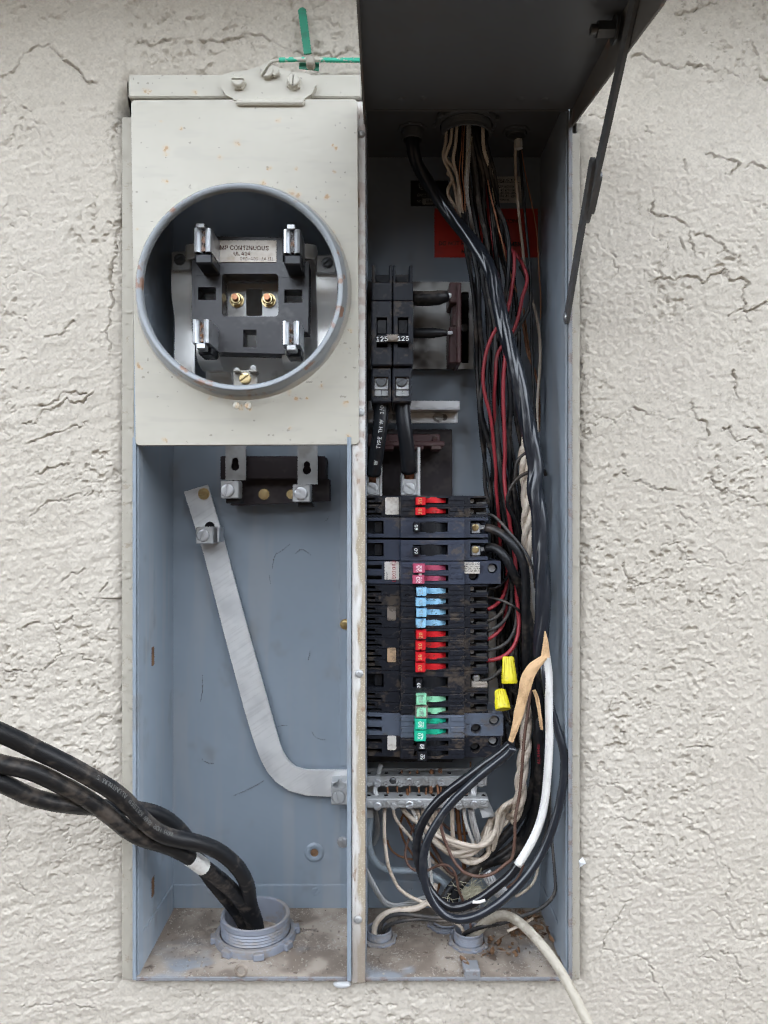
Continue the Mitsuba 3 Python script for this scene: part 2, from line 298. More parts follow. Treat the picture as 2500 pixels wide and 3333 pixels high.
# metals
def metal(name, col, rough, k=0.12, f=70.0, dirt=None, amt=0.7, m=1.0):
    def base(p, n, uv):
        g = fbm(p.x * f, p.y * f, p.z * f, 4)
        return mix(col, dirt or tuple(0.55 * c for c in col), smoothstep(0.45, 0.78, g) * amt)
    mat(name, base, lambda p, n, uv: rough + k * (fbm(p.x * f * 1.7, p.y * f * 1.7, p.z * f * 1.7, 3) - 0.5) * 2, metal=m)
metal('zinc', (0.64, 0.655, 0.67), 0.36, dirt=(0.40, 0.40, 0.39), m=0.8)
metal('dull_zinc', (0.45, 0.455, 0.45), 0.5, dirt=(0.26, 0.24, 0.21), m=0.5)
def brushed(p, n, uv):
    u, v = p.x * 0.55 - p.z * 0.83, p.x * 0.83 + p.z * 0.55
    s = fbm(u * 900, v * 40, 1.0, 3); b = fbm(p.x * 34, p.z * 34, 2.0, 4)
    c = mix((0.60, 0.60, 0.595), (0.76, 0.755, 0.74), smoothstep(0.3, 0.7, b))
    return mix(c, (0.42, 0.415, 0.40), smoothstep(0.52, 0.80, s) * 0.22 + smoothstep(0.60, 0.8, b) * 0.2)
mat('aluminium', brushed, lambda p, n, uv: 0.42 + 0.16 * fbm(p.x * 60, p.y * 60, p.z * 60, 3), metal=0.5)
metal('bright_strap', (0.80, 0.79, 0.76), 0.34, 0.12, 40.0, dirt=(0.60, 0.56, 0.48), m=0.45)
metal('dark_steel', (0.14, 0.145, 0.15), 0.42, dirt=(0.09, 0.08, 0.07))
metal('brass', (0.70, 0.56, 0.30), 0.32, dirt=(0.35, 0.26, 0.12))
metal('copper', (0.50, 0.235, 0.135), 0.45, dirt=(0.22, 0.10, 0.06))
mat('copper_stain', dirty((0.20, 0.088, 0.04), (0.12, 0.06, 0.035), 60, 0.4, 0.8, 0.7), 0.5, 0.4)
def soot(p, n, uv):
    g = smoothstep(0.40, 0.62, fbm(p.x * 26 + 1.3, p.y * 26, p.z * 26, 4))
    return mix((0.50, 0.50, 0.48), (0.07, 0.06, 0.055), g)
mat('sooty_plate', soot, 0.45, metal=0.6)
mat('lint', (0.075, 0.062, 0.052), 0.9, 0.2)
mat('hub_grey', dirty((0.21, 0.225, 0.262), (0.22, 0.19, 0.16), 70, 0.5, 0.8, 0.7, up=0.22), 0.45, 0.45)
mat('white_board', dirty((0.74, 0.73, 0.70), (0.35, 0.32, 0.28), 50, 0.6, 0.9, 0.5), 0.6, 0.3)
mat('grease', dirty((0.018, 0.014, 0.010), (0.16, 0.065, 0.02), 260, 0.5, 0.62, 0.9), 0.18, 0.6, bump=lambda p, n, uv: fbm(p.x * 500, p.y * 500, p.z * 300, 3), bscale=0.002)
mat('label_white', dirty((0.62, 0.585, 0.53), (0.36, 0.30, 0.24), 80, 0.5, 0.8, 0.7), 0.55, 0.4)
mat('label_silver', dirty((0.50, 0.45, 0.39), (0.30, 0.23, 0.16), 50, 0.45, 0.8, 0.7), 0.4, metal=0.35)
mat('label_tan', dirty((0.45, 0.30, 0.18), (0.20, 0.14, 0.09), 120, 0.5, 0.75, 0.8), 0.6, 0.4)
mat('label_worn', dirty((0.20, 0.165, 0.135), (0.07, 0.055, 0.045), 160, 0.45, 0.6, 0.8), 0.6, 0.4)
mat('label_red', dirty((0.52, 0.032, 0.016), (0.30, 0.03, 0.02), 40, 0.5, 0.8, 0.5), 0.45, 0.5)
mat('label_black', (0.01, 0.01, 0.011), 0.4, 0.5)
mat('ink_black', (0.02, 0.018, 0.018), 0.6, 0.3)
mat('ink_brown', (0.115, 0.062, 0.045), 0.7, 0.3)
mat('ink_red', (0.36, 0.02, 0.035), 0.6, 0.3)
mat('print_white', (0.78, 0.78, 0.76), 0.6, 0.3)
mat('print_faint', (0.13, 0.13, 0.125), 0.6, 0.3)
mat('print_grey', (0.30, 0.30, 0.29), 0.6, 0.3)
mat('print_gold', (0.62, 0.42, 0.16), 0.5, 0.4)
mat('void_dark', (0.006, 0.006, 0.006), 0.9, 0.2)
mat('leaf_brown', dirty((0.20, 0.115, 0.065), (0.10, 0.06, 0.04), 150, 0.4, 0.75, 0.8), 0.8, 0.2)
mat('stay_steel', dirty((0.085, 0.088, 0.092), (0.13, 0.115, 0.10), 80, 0.5, 0.8, 0.5), 0.34, 0.6)
mat('straw', (0.44, 0.41, 0.30), 0.8, 0.2)
mat('grit', dirty((0.33, 0.30, 0.26), (0.12, 0.09, 0.07), 200, 0.4, 0.7, 0.9), 0.9, 0.2)
mat('paint_chip', (0.58, 0.59, 0.59), 0.6, 0.3)
mat('yard_wall', (0.10, 0.075, 0.055), 0.9, 0.2)
# ---------------------------------------------------------------- the stucco wall (relief is geometry), open where the enclosure is let in
CRACKS = {'R': [[(600, 195), (640, 190), (690, 198), (740, 185), (830, 175), (900, 178), (980, 190), (1060, 165), (1150, 145), (1220, 175), (1290, 220)],
                [(0, 355), (60, 310), (110, 235), (180, 205), (230, 205), (290, 270), (340, 300), (360, 350), (430, 385)],
                [(565, 480), (530, 530), (512, 620), (520, 760), (530, 880), (545, 970), (530, 1080), (518, 1160), (500, 1230), (500, 1330), (490, 1480), (495, 1600)],
                [(340, 1440), (270, 1500), (200, 1520)], [(160, 1840), (280, 1780), (380, 1760)], [(1290, 220), (1340, 240), (1500, 245), (1560, 225), (1600, 212)]],
          'W': [[(510, 355), (600, 370), (700, 405), (800, 435), (900, 420), (1000, 430), (1100, 460), (1230, 485)], [(1320, 455), (1408, 515)], [(1015, 1000), (1060, 1025), (1220, 1045), (1220, 1090), (1120, 1130)],
                [(1290, 1070), (1408, 1090)], [(600, 815), (610, 870), (640, 870)], [(665, 1260), (655, 1370), (690, 1410), (840, 1430), (900, 1490), (930, 1640), (945, 1700)], [(940, 1520), (1000, 1520), (1060, 1570), (1140, 1610), (1165, 1680)],
                [(660, 1830), (800, 1815), (930, 1810), (1000, 1830), (1070, 1780), (1130, 1765)], [(1150, 1790), (1170, 1840), (1260, 1820), (1290, 1830), (1255, 1900), (1245, 2020), (1150, 2060)], [(1260, 2030), (1340, 2020), (1400, 1970)],
                [(820, 70), (900, 85), (980, 35), (1080, 25)], [(1310, 270), (1350, 350)], [(870, 1040), (890, 1110)], [(850, 1560), (860, 1610)]],
          'X': [[(540, 455), (590, 480), (650, 515), (810, 520)], [(915, 405), (940, 500), (940, 545), (1000, 560), (1020, 630)], [(1105, 590), (1160, 580), (1180, 650), (1240, 675), (1310, 650)], [(1235, 560), (1320, 575), (1408, 610)],
                [(465, 880), (500, 925), (560, 935), (610, 960), (680, 990), (750, 1005), (800, 990)], [(1060, 870), (1060, 960), (1110, 995), (1180, 990), (1200, 1030), (1300, 1040), (1408, 1100)], [(790, 1400), (850, 1405), (900, 1425)],
                [(1080, 1370), (1150, 1470), (1200, 1490), (1280, 1460)], [(460, 1490), (480, 1560), (520, 1625), (640, 1615), (740, 1620)], [(990, 1640), (1030, 1675), (1080, 1660)], [(1185, 215), (1200, 310), (1220, 390)],
                [(845, 1110), (850, 1180), (920, 1200)], [(1210, 1680), (1280, 1700)]],
          'U': [[(370, 160), (380, 230), (440, 290), (460, 370), (480, 430)], [(360, 680), (430, 730), (500, 800)], [(400, 890), (450, 915), (540, 940)],
                [(850, 890), (900, 965), (970, 1000), (1030, 1070), (1050, 1180), (1130, 1260), (1150, 1340), (1110, 1390), (1145, 1470), (1090, 1530), (1140, 1600), (1170, 1660)], [(410, 1105), (470, 1120), (530, 1190), (590, 1270)],
                [(500, 1430), (450, 1500), (390, 1570), (370, 1630), (335, 1680), (330, 1750), (400, 1780)], [(520, 1780), (580, 1800), (630, 1890), (660, 1980), (740, 2070)], [(985, 1690), (980, 1780), (1040, 1810)],
                [(1065, 1750), (1100, 1780), (1160, 1790), (1170, 1870), (1220, 1960)], [(1130, 1950), (1110, 2030), (1090, 2130), (1120, 2212)], [(1240, 530), (1300, 580), (1367, 640)], [(640, 70), (700, 90)], [(870, 460), (1030, 455)]],
          'V': [[(120, 530), (220, 490), (270, 430), (400, 370), (480, 385), (550, 330)], [(160, 620), (300, 580), (420, 540), (540, 510)], [(180, 820), (260, 800), (430, 740)], [(160, 1075), (250, 1000), (400, 955), (560, 930)],
                [(150, 1740), (200, 1695), (260, 1730), (330, 1745), (400, 1710), (440, 1670)], [(520, 1655), (590, 1560), (600, 1520), (630, 1480)], [(0, 1990), (150, 2005), (240, 2000), (310, 1960), (350, 1900), (330, 1800)],
                [(360, 1450), (480, 1415), (510, 1380)], [(640, 1950), (540, 1930), (430, 1880)]],
          'F': [[(560, 1350), (480, 1380), (300, 1375)], [(30, 840), (100, 960), (150, 1000)], [(640, 1390), (800, 1420), (900, 1440)], [(100, 1500), (250, 1480), (420, 1500)]]}
HX0, HX1, HZ0, HZ1 = at('S', 401, 0, 0)[0], at('S', 1888, 0, 0)[0], at('S', 0, 3192, 0)[2], at('S', 0, 244, 0)[2]
def stucco_mesh():
    from scipy.spatial import cKDTree
    h = 0.00072
    xs, zs = np.arange(-0.340, 0.340 + h, h), np.arange(ZC - 0.446, ZC + 0.446 + h, h)
    X, Z = np.meshgrid(xs, zs); P = np.stack([X, Z, X * 0], -1)
    N = lambda fx, fz, s, o=1: meshkit.fbm(P * [fx, fz, 1] + [0, 0, s * 7.3], o, s)
    low = N(9, 9, 1, 2); low2 = N(22, 22, 2, 3)
    a = math.radians(14); U, W = X * math.cos(a) + Z * math.sin(a), -X * math.sin(a) + Z * math.cos(a)
    streak = meshkit.fbm(np.stack([U * 30, W * 170, X * 0 + 3], -1), 3, 5)
    grain = N(430, 430, 6, 1); blob = N(250, 280, 7, 2); worm = N(150, 230, 8, 2)
    left = 1 / (1 + np.exp((X + 0.12) * 30)); bottom = 1 / (1 + np.exp((Z - ZC + 0.24) * 22))
    y = 0.0065 - 0.0022 * (low - 0.5) - 0.0018 * (low2 - 0.5)
    y -= 0.0006 * (grain - 0.5) + 0.0009 * (1 - 0.35 * bottom) * np.maximum(blob - 0.48, 0) * 2.2
    y -= 0.0008 * (np.abs(worm - 0.5) * 2) * (0.35 + 0.5 * bottom)
    y -= 0.0013 * (streak - 0.5) * (0.3 + 0.7 * left)
    rough = np.clip((N(13, 15, 9, 3) - 0.47) * 7, 0, 1)                     # torn patches with pits
    pit = np.clip((N(170, 210, 11, 3) - 0.60) * 10, 0, 1)
    y += 0.0022 * pit * rough
    knob = np.clip((N(210, 210, 12, 2) - 0.62) * 8, 0, 1); y -= 0.0011 * knob * rough
    f = meshkit.fbm(P * [24, 30, 1] + [5, 2, 4], 5, 21) - 0.5               # ledges where the trowel tore the coat
    y += (0.0010 * np.exp(-np.maximum(f, 0) / 0.016) * (f > 0) + 0.0009 * np.exp(-(f / 0.004) ** 2)) * np.clip((N(17, 17, 14, 2) - 0.585) * 8, 0, 1)
    cp, tg = [], []
    for c, ls in CRACKS.items():
        for l in ls:
            w = np.array([at(c, u, v, 0.0045)[[0, 2]] for u, v in l])
            s = np.concatenate([[0], np.cumsum(np.linalg.norm(np.diff(w, axis=0), axis=1))]); t = np.arange(0, s[-1], 0.0002)
            q = np.stack([np.interp(t, s, w[:, 0]), np.interp(t, s, w[:, 1])], 1); q3 = np.concatenate([q, q[:, :1] * 0], 1)
            for k in (0, 1): q[:, k] += (meshkit.fbm(q3 * 170 + k * 9, 3, 31 + k) - 0.5) * 0.0075 + (meshkit.noise(q3 * 700 + k * 5, 41 + k) - 0.5) * 0.0022
            cp.append(q); g = np.gradient(q, axis=0); g[g[:, 0] < 0] *= -1; tg.append(g)
    cp, tg = np.vstack(cp), np.vstack(tg); g2 = np.stack([X, Z], -1).reshape(-1, 2)
    d, i = cKDTree(cp).query(g2, distance_upper_bound=0.012)
    ok = np.isfinite(d); j = np.where(ok, i, 0); rel = g2 - cp[j]
    above = ((tg[j, 0] * rel[:, 1] - tg[j, 1] * rel[:, 0]) > 0).reshape(X.shape)
    d = np.where(ok, d, 0.03).reshape(X.shape)
    wgt = np.clip(-0.15 + 1.9 * N(95, 95, 15, 3) ** 1.5, 0.04, 1.1) * (1 - 0.4 / (1 + np.exp((Z - ZC - 0.02) * 40)))
    y += 0.0042 * wgt * np.exp(-(d / (0.00042 * (0.55 + wgt))) ** 2) - np.where(above, 0.0014, 0.0003) * wgt * np.exp(-d / 0.0035)
    ex = np.maximum(np.maximum(HX0 - X, X - HX1), np.maximum(HZ0 - Z, Z - HZ1))           # distance outside the opening
    y += 0.0045 * np.exp(-np.maximum(ex + 0.0006 * (low2 - 0.5), 0) / 0.0035) * (0.55 + 0.9 * N(30, 30, 16, 2))
    lm = np.exp(-((X - HX0 + 0.011) / 0.010) ** 2) * (Z > ZC - 0.07) * (X < HX0); y -= 0.0035 * lm * N(28, 22, 17, 3)
    gap = np.exp(-(((X - at('R', 560, 0, 0)[0]) / 0.006) ** 2 + ((Z - at('R', 0, 495, 0)[2]) / 0.010) ** 2)); y += 0.012 * gap
    eb = np.clip(np.minimum(np.minimum(X - xs[0], xs[-1] - X), np.minimum(Z - zs[0], zs[-1] - Z)) / 0.016 - 0.15, 0, 1); y = 0.0064 + (y - 0.0064) * eb
    nz, nx = X.shape; idx = np.arange(nz * nx).reshape(nz, nx)
    q = np.stack([idx[:-1, :-1], idx[:-1, 1:], idx[1:, 1:], idx[1:, :-1]], -1).reshape(-1, 4)
    cx, cz = X[:-1, :-1].ravel() + h / 2, Z[:-1, :-1].ravel() + h / 2
    q = q[~((cx > HX0) & (cx < HX1) & (cz > HZ0) & (cz < HZ1))]
    m = trimesh.Trimesh(np.stack([X, y, Z], -1).reshape(-1, 3), np.vstack([q[:, [0, 1, 2]], q[:, [0, 2, 3]]]), process=False)
    m.remove_unreferenced_vertices()
    x0, x1, z0, z1 = xs[0] + h, xs[-1] - h, zs[0] + h, zs[-1] - h
    out = [m] + [tm(cbox(*b, 0.0)) for b in ((-9.0, x0, 0.0068, 0.15, 0.0, 5.6), (x1, 9.0, 0.0068, 0.15, 0.0, 5.6), (x0, x1, 0.0068, 0.15, 0.0, z0), (x0, x1, 0.0068, 0.15, z1, 5.6))]
    return cat(out), tm(cbox(x0, x1, 0.125, 0.15, z0, z1, 0.0))
wm, wb = stucco_mesh()
wall = thing('stucco_wall', 'off-white painted stucco wall with cracks and pits around the electrical box', 'wall')
scene[wall] = mikit.ply(wm, 'stucco', smooth=True)
part(wall, 'backing', wb, 'stucco')
# the eave over the wall, just above the picture: it keeps the high sky off the upper wall
EZ, EP = ZC + 0.52, 0.18
eave = thing('roof_eave', 'painted soffit of the roof eave over the stucco wall', 'eave')
part(eave, 'soffit', cbox(-8.0, 8.0, -EP, 0.004, EZ, EZ + 0.02, 0), 'stucco')
part(eave, 'fascia', cbox(-8.0, 8.0, -EP - 0.03, -EP, EZ - 0.03, EZ + 0.16, 0.002), 'stucco')

yard = single('garden_wall', 'dark brown garden wall across the yard, facing the electrical box', 'wall', cbox(-9, 9, -2.75, -2.6, 0.0, 2.4, 0.01), 'yard_wall')

# ---------------------------------------------------------------- the enclosure
BX = thing('electrical_enclosure', 'open two-compartment meter and breaker enclosure of blue grey steel set into the stucco wall', 'electrical enclosure')
XL, XR, ZB, ZT, YB = -0.1995, 0.1481, -0.3745, 0.3356, 0.110
part(BX, 'side_panel', wbox(XL - 0.0014, XL, 0, YB + 0.002, ZB - 0.0012, 0.33, 0.0003), 'box_paint', 'left side panel of the meter compartment')
part(BX, 'side_panel', wbox(XR, XR + 0.0014, 0, YB + 0.002, ZB - 0.0012, ZT + 0.001, 0.0003), 'box_paint', 'right side panel of the breaker compartment')
part(BX, 'side_panel', cat([wbox(-0.0296, -0.0283, -0.0015, YB, ZB, 0.33, 0.0003), wbox(-0.0296, -0.0262, -0.0028, -0.0016, ZB - 0.001, 0.06, 0.0003)]), 'box_paint', 'inner side panel between the compartments')
part(BX, 'side_panel', wbox(-0.0163, -0.0149, 0.0014, YB, ZB, ZT, 0.0003), 'box_paint')
part(BX, 'back_panel', wbox(XL, -0.0296, YB, YB + 0.0014, ZB, 0.33, 0.0), 'box_paint')
part(BX, 'back_panel', wbox(-0.0149, XR, YB, YB + 0.0014, ZB, ZT, 0.0), 'box_paint')
fl = [wbox(XL, -0.0297, 0.0012, YB, ZB - 0.0012, ZB, 0.0003)]
part(BX, 'floor_panel', cat(fl), 'floor_dust', 'dusty floor of the meter compartment')
part(BX, 'floor_panel', wbox(-0.0148, XR, 0.0012, YB, ZB - 0.0012, ZB, 0.0003), 'floor_dust', 'dusty littered floor of the breaker compartment')
part(BX, 'floor_lip', wbox(XL, -0.0297, -0.0005, 0.0012, ZB - 0.0022, ZB + 0.0008, 0.0004), 'edge_rust')
part(BX, 'floor_lip', wbox(-0.0148, XR, -0.0005, 0.0012, ZB - 0.0022, ZB + 0.0006, 0.0004), 'edge_rust', 'rusty floor lip')
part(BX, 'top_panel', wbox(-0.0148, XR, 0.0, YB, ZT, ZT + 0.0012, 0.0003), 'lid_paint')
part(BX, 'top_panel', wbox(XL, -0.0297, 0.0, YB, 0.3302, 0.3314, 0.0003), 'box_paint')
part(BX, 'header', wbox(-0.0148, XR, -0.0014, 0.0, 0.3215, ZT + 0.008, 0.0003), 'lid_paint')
part(BX, 'rim', wbox(XR - 0.0002, XR + 0.0030, -0.0012, -0.0001, ZB - 0.001, 0.315, 0.0003), 'edge_rust')
part(BX, 'rim', wbox(XL - 0.0022, XL + 0.0006, -0.0012, -0.0001, ZB - 0.001, 0.06, 0.0003), 'box_paint')
# folds in the right and left sides
part(BX, 'side_flange', wbox(XR - 0.0016, XR, 0.002, 0.030, ZB + 0.004, ZT - 0.004, 0.0005), 'box_paint')
part(BX, 'side_flange', wbox(XL, XL + 0.0014, 0.002, 0.016, ZB + 0.004, 0.32, 0.0005), 'box_paint')
fz = [at('F', u, v, YB - 0.001) for u, v in ((780, 940), (1562, 1036))]
part(BX, 'floor_flange', cbox(fz[0][0], -0.0297, YB - 0.0012, YB, ZC + ZB, fz[0][2], 0.0004), 'box_paint')
part(BX, 'floor_flange', m3.Manifold.hull_points(np.array([[XL + a, b, ZC + ZB + c] for a in (0.0, 0.0012) for b, c in ((0.004, 0.0), (0.004, 0.022), (0.012, 0.028), (YB - 0.004, 0.024), (YB - 0.004, 0))])), 'box_paint')
part(BX, 'floor_flange', wbox(-0.0148, XR, YB - 0.0012, YB, ZB, ZB + 0.026, 0.0004), 'box_paint')
part(BX, 'floor_flange', wbox(XR - 0.0012, XR - 0.0001, 0.030, YB - 0.0012, ZB, ZB + 0.026, 0.0004), 'box_paint')
bx = at('S', 1106, 0, YB - 0.001)[0]
part(BX, 'back_strip', wbox(bx, -0.0297, YB - 0.001, YB, at('F', 0, 405, YB)[2] - ZC, 0.16, 0.0003), 'box_paint')
part(BX, 'back_strip', wbox(bx, -0.0297, YB - 0.001, YB, at('F', 0, 918, YB)[2] - ZC, at('F', 0, 600, YB)[2] - ZC, 0.0003), 'box_paint')
for c, x, y, r, a, kind, m, d in (('F', 945, 970, 15, 20, 'rivet', 'box_paint', YB - 0.001), ('F', 1420, 970, 18, 50, 'slot', 'box_paint', YB - 0.001), ('F', 1543, 748, 21, 100, 'hex', 'zinc', YB - 0.001), ('G', 1312, 1182, 26, 0, 'hex', 'brass', YB - 0.001),
                               ('E', 408, 1108, 26, 60, 'hex', 'box_paint', YB - 0.001), ('Q', 440, 1890, 44, 15, 'hex', 'dull_zinc', YB)):
    part(BX, 'screw', pscrew(c, x, y, r, d, a, kind, 0.6), m, smooth=35)
# dimple with a rusty hole, drain slot in the side
dm = lathe([(0.0095, 0.0), (0.0082, 0.0012), (0.0066, 0.0016), (0.0040, 0.0010), (0.0037, 0.0001)], 40); dm.apply_transform(trimesh.transformations.rotation_matrix(math.pi / 2, [1, 0, 0])); dm.apply_translation(at('F', 1415, 795, YB))
part(BX, 'dimple', dm, 'box_paint', smooth=True)
part(BX, 'dimple_hole', plate([circ(at('F', 1415, 795, YB)[0], at('F', 1415, 795, YB)[2], 0.0037, 24)], YB - 0.0003, YB + 0.001), 'leaf_brown')
for c, x, y in (('G', 163, 1370), ('F', 672, 950)):
    q = at(c, x, y, 0.045); q[0] = XL + 0.0002
    part(BX, 'slot', cbox(q[0] - 0.0002, q[0] + 0.0002, 0.042, 0.049, q[2] - 0.008, q[2] + 0.008, 0.0001), 'leaf_brown', 'rusty slot in the left side')
lp = at('F', 1085, 1325, 0.0); lp = lathe([(0.0055, 0.0), (0.0050, 0.0012), (0.0036, 0.0016), (0.0028, 0.0)], 24); lp.apply_transform(trimesh.transformations.rotation_matrix(math.pi / 2, [1, 0, 0])); lp.apply_translation(at('F', 1085, 1325, -0.0006))
part(BX, 'seal_eyelet', lp, 'floor_dust', smooth=True)
q = at('E', 855, 1665, 0.004)
part(BX, 'latch_tab', cat([cbox(q[0] - 0.0065, q[0] + 0.0065, 0.003, 0.022, ZC + ZB, ZC + ZB + 0.0022, 0.0006), cbox(q[0] - 0.0062, q[0] + 0.0062, -0.0012, 0.0035, ZC + ZB - 0.001, ZC + ZB + 0.007, 0.001)]), 'edge_rust')
# knock-outs pressed into the floor
for c, x, y, r, d in (('E', 475, 1460, 0.0150, 0.045), ('E', 320, 1560, 0.0160, 0.026), ('F', 900, 1150, 0.006, 0.065), ('E', 720, 1360, 0.0160, 0.078), ('E', 1080, 1440, 0.014, 0.05)):
    q = at(c, x, y, d); k = lathe([(r, 0.0), (r - 0.0003, 0.0007), (r - 0.0011, 0.0007), (r - 0.0014, 0.0002)], 40); k.apply_translation([q[0], d, ZC + ZB])
    part(BX, 'knockout', k, 'floor_dust', smooth=True)
web = []
for l in ([(900, 770), (940, 745), (985, 708)], [(1020, 765), (1050, 740), (1110, 775)], [(868, 888), (866, 910), (872, 942)], [(1105, 1338), (1100, 1365), (1093, 1392)], [(468, 1480), (472, 1540), (458, 1640)], [(1115, 1815), (1140, 1850), (1200, 1864)],
          [(912, 1788), (940, 1778), (972, 1780)], [(470, 1975), (490, 1995), (535, 2002)], [(832, 2105), (770, 2140), (650, 2195)], [(1212, 545), (1205, 565), (1190, 575)], [(905, 760), (890, 800), (880, 850)]):
    web.append(sweep(spline([at('G', x, y, YB - 0.0008 - 0.0006 * (i % 2)) for i, (x, y) in enumerate(l)], 0.001), 0.00015, 5, cap=False, wob=1.2))
kw = single('cobweb', 'wisps of dusty cobweb on the back of the meter compartment', 'cobweb', cat(web), 'lint'); labels[kw]['kind'] = 'stuff'
# painted flange strips round the opening, top cap, divider strip
part(BX, 'edge_strip', wbox(at('V', 733, 0, 0.002)[0], XL - 0.0015, 0.0012, 0.004, ZB - 0.002, 0.318, 0.0006), 'strip_paint')
part(BX, 'edge_strip', wbox(XR + 0.0015, at('X', 174, 0, 0.002)[0], 0.0012, 0.004, ZB - 0.002, 0.305, 0.0006), 'strip_paint')
part(BX, 'top_cap', cat([pbox('S', 417, 241, 1176, 317, -0.004, 0.012, 0.0012)]), 'cream_paint')
part(BX, 'divider_strip', wbox(-0.0259, -0.0149, 0.0, 0.0013, ZB - 0.004, 0.330, 0.0004), 'divider_paint')
part(BX, 'divider_strip_edge', wbox(-0.0149, -0.0143, -0.0003, 0.0013, ZB - 0.004, ZT, 0.0002), 'edge_rust')
for x, y, a in ((780, 290, 20), (779, 891, 35), (776, 1455, 15), (773, 1986, 50)):
    part(BX, 'screw', screw(at('S', x * 1.507, y * 1.507, 0.0), 0.0034, a, 'pan'), 'dull_zinc', smooth=40)
part(BX, 'paint_blob', m3.Manifold.sphere(1, 16).scale([0.0075, 0.003, 0.0035]).translate(list(at('F', 1540, 1385, 0.004))), 'paint_chip', smooth=True)

# meter cover with the socket ring: its foot leans out, so it is turned about its head
CT, CB = at('S', 797, 324, -0.010), at('S', 787, 1442, -0.018)
lean = math.atan2(0.008, CT[2] - CB[2])
def cover_place(m): return m.rotate([-math.degrees(lean) * -1, -0.25, 0]).translate([-0.1106, CT[1], CT[2]])
RCX, RCZ = at('S', 784, 939, -0.02)[[0, 2]]
def cover_mesh():
    w, hgt = 0.1788, CT[2] - CB[2]
    rx, rz = RCX + 0.1106, RCZ - CT[2]
    o = [(x, z) for x, z in rrect(-w / 2, -hgt, w / 2, 0, 0.0035)]
    face = rot_to_front(m3.Manifold.extrude(m3.CrossSection([np.array(o), np.array(circ(rx, rz, 0.0836, 72))[::-1]], m3.FillRule.EvenOdd), 0.0012)).translate([0, 0.0012, 0])
    s = [m3.Manifold.cube([w - 0.002, 0.014, 0.0012]).translate([-w / 2 + 0.001, 0.0012, -hgt]), m3.Manifold.cube([w - 0.002, 0.008, 0.0012]).translate([-w / 2 + 0.001, 0.0012, -0.0012]),
         m3.Manifold.cube([0.0012, 0.010, hgt - 0.002]).translate([-w / 2, 0.0012, -hgt + 0.001]), m3.Manifold.cube([0.0012, 0.010, hgt - 0.002]).translate([w / 2 - 0.0012, 0.0012, -hgt + 0.001])]
    return face, s
face, folds = cover_mesh()
CV = part(BX, 'meter_cover', cat([cover_place(m) for m in [face] + folds]), 'cream_paint', 'cream steel meter cover with rust freckles and a round opening')
def front_lathe(prof, n, c): 
    m = lathe(prof, n); m.apply_transform(trimesh.transformations.rotation_matrix(math.pi / 2, [1, 0, 0])); m.apply_translation(c); return m
RY = -0.0137
ring = front_lathe([(0.0757, 0.0052), (0.0755, 0.0080), (0.0759, 0.0101), (0.0775, 0.0114), (0.0795, 0.0113), (0.0808, 0.0096), (0.0815, 0.0055), (0.0820, 0.0036), (0.0832, 0.0018), (0.0845, 0.0006), (0.0856, -0.003)], 96, [RCX, RY, RCZ])
def ring_col(p, n, uv):
    c = mix((0.22, 0.238, 0.252), (0.27, 0.29, 0.305), fbm(p.x * 30, p.y * 30, p.z * 30, 3))
    w = smoothstep(0.62, 0.74, fbm(p.x * 90 + 2, p.y * 90, p.z * 90, 4) + smoothstep(ZC + 0.11, ZC + 0.06, p.z) * 0.10)
    c = mix(c, (0.26, 0.12, 0.06), w * 0.8)
    o = smoothstep(-0.0162, -0.0145, p.y + (fbm(p.x * 60, p.z * 60, 3.0, 2) - 0.5) * 0.004)
    return mix(c, (0.44, 0.40, 0.33), o * 0.7)
mat('ring_paint', ring_col, 0.30, 0.55)
part(CV, 'socket_ring', ring, 'ring_paint', 'blue grey rolled steel ring of the meter opening', smooth=45)
for x, y in ((1063, 1826), (1117, 1826)): part(CV, 'rivet', screw(at('R', x, y, -0.0163), 0.0028, 0, 'rivet', 0.6), 'cream_paint', smooth=True)

# bonding plate with three painted screws
bp = [(335, 790), (330, 720), (352, 668), (420, 650), (560, 632), (680, 595), (745, 578), (800, 585), (900, 628), (1000, 652), (1110, 658), (1168, 700), (1186, 760), (1150, 840), (1085, 885), (1085, 900), (440, 900), (440, 885), (372, 855)]
BP = part(BX, 'bonding_plate', cat([pplate('M', [bp], -0.0110, -0.0045), pbox('M', 462, 885, 1080, 935, -0.0135, -0.006, 0.0012)]), 'cream_paint', 'cream painted bonding plate with three screws', smooth=30)
for x, y, r, a, k in ((492, 745, 57, 0, 'boltslot'), (745, 650, 62, 57, 'slot'), (988, 745, 57, 84, 'boltslot')):
    part(BP, 'screw', screw(at('M', x, y + 8, -0.0110), wid('M', r, -0.013), a, k, 1.0 if k == 'boltslot' else 1.4), 'cream_paint', smooth=30)

# lid of the breaker compartment, swung up and held out by its stay
LS, LL = -0.058, 0.66
def lid_xyz(x, t, dz): return [x, -t, ZC + 0.3225 + LS * t + dz]
def lid_box(x0, x1, t0, t1, z0, z1, taper=None):
    p = [lid_xyz(x, t, z) for x in (x0, x1) for t in (t0, t1) for z in (z0, z1)]
    return m3.Manifold.hull_points(np.array(p))
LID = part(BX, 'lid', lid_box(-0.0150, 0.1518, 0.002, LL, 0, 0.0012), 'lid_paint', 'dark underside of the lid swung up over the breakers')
lipR = m3.Manifold.hull_points(np.array([lid_xyz(x, t, z) for x in (0.1504, 0.1518) for t, z in ((0.002, 0), (0.002, -0.0135), (0.20, -0.036), (LL, -0.045), (LL, 0))]))
lipL = m3.Manifold.hull_points(np.array([lid_xyz(x, t, z) for x in (-0.0162, -0.0150) for t, z in ((0.002, 0.001), (0.002, -0.012), (LL, -0.018), (LL, 0.001))]))
part(LID, 'lip', lipR, 'dark_edge'); part(LID, 'lip', lipL, 'dark_edge')
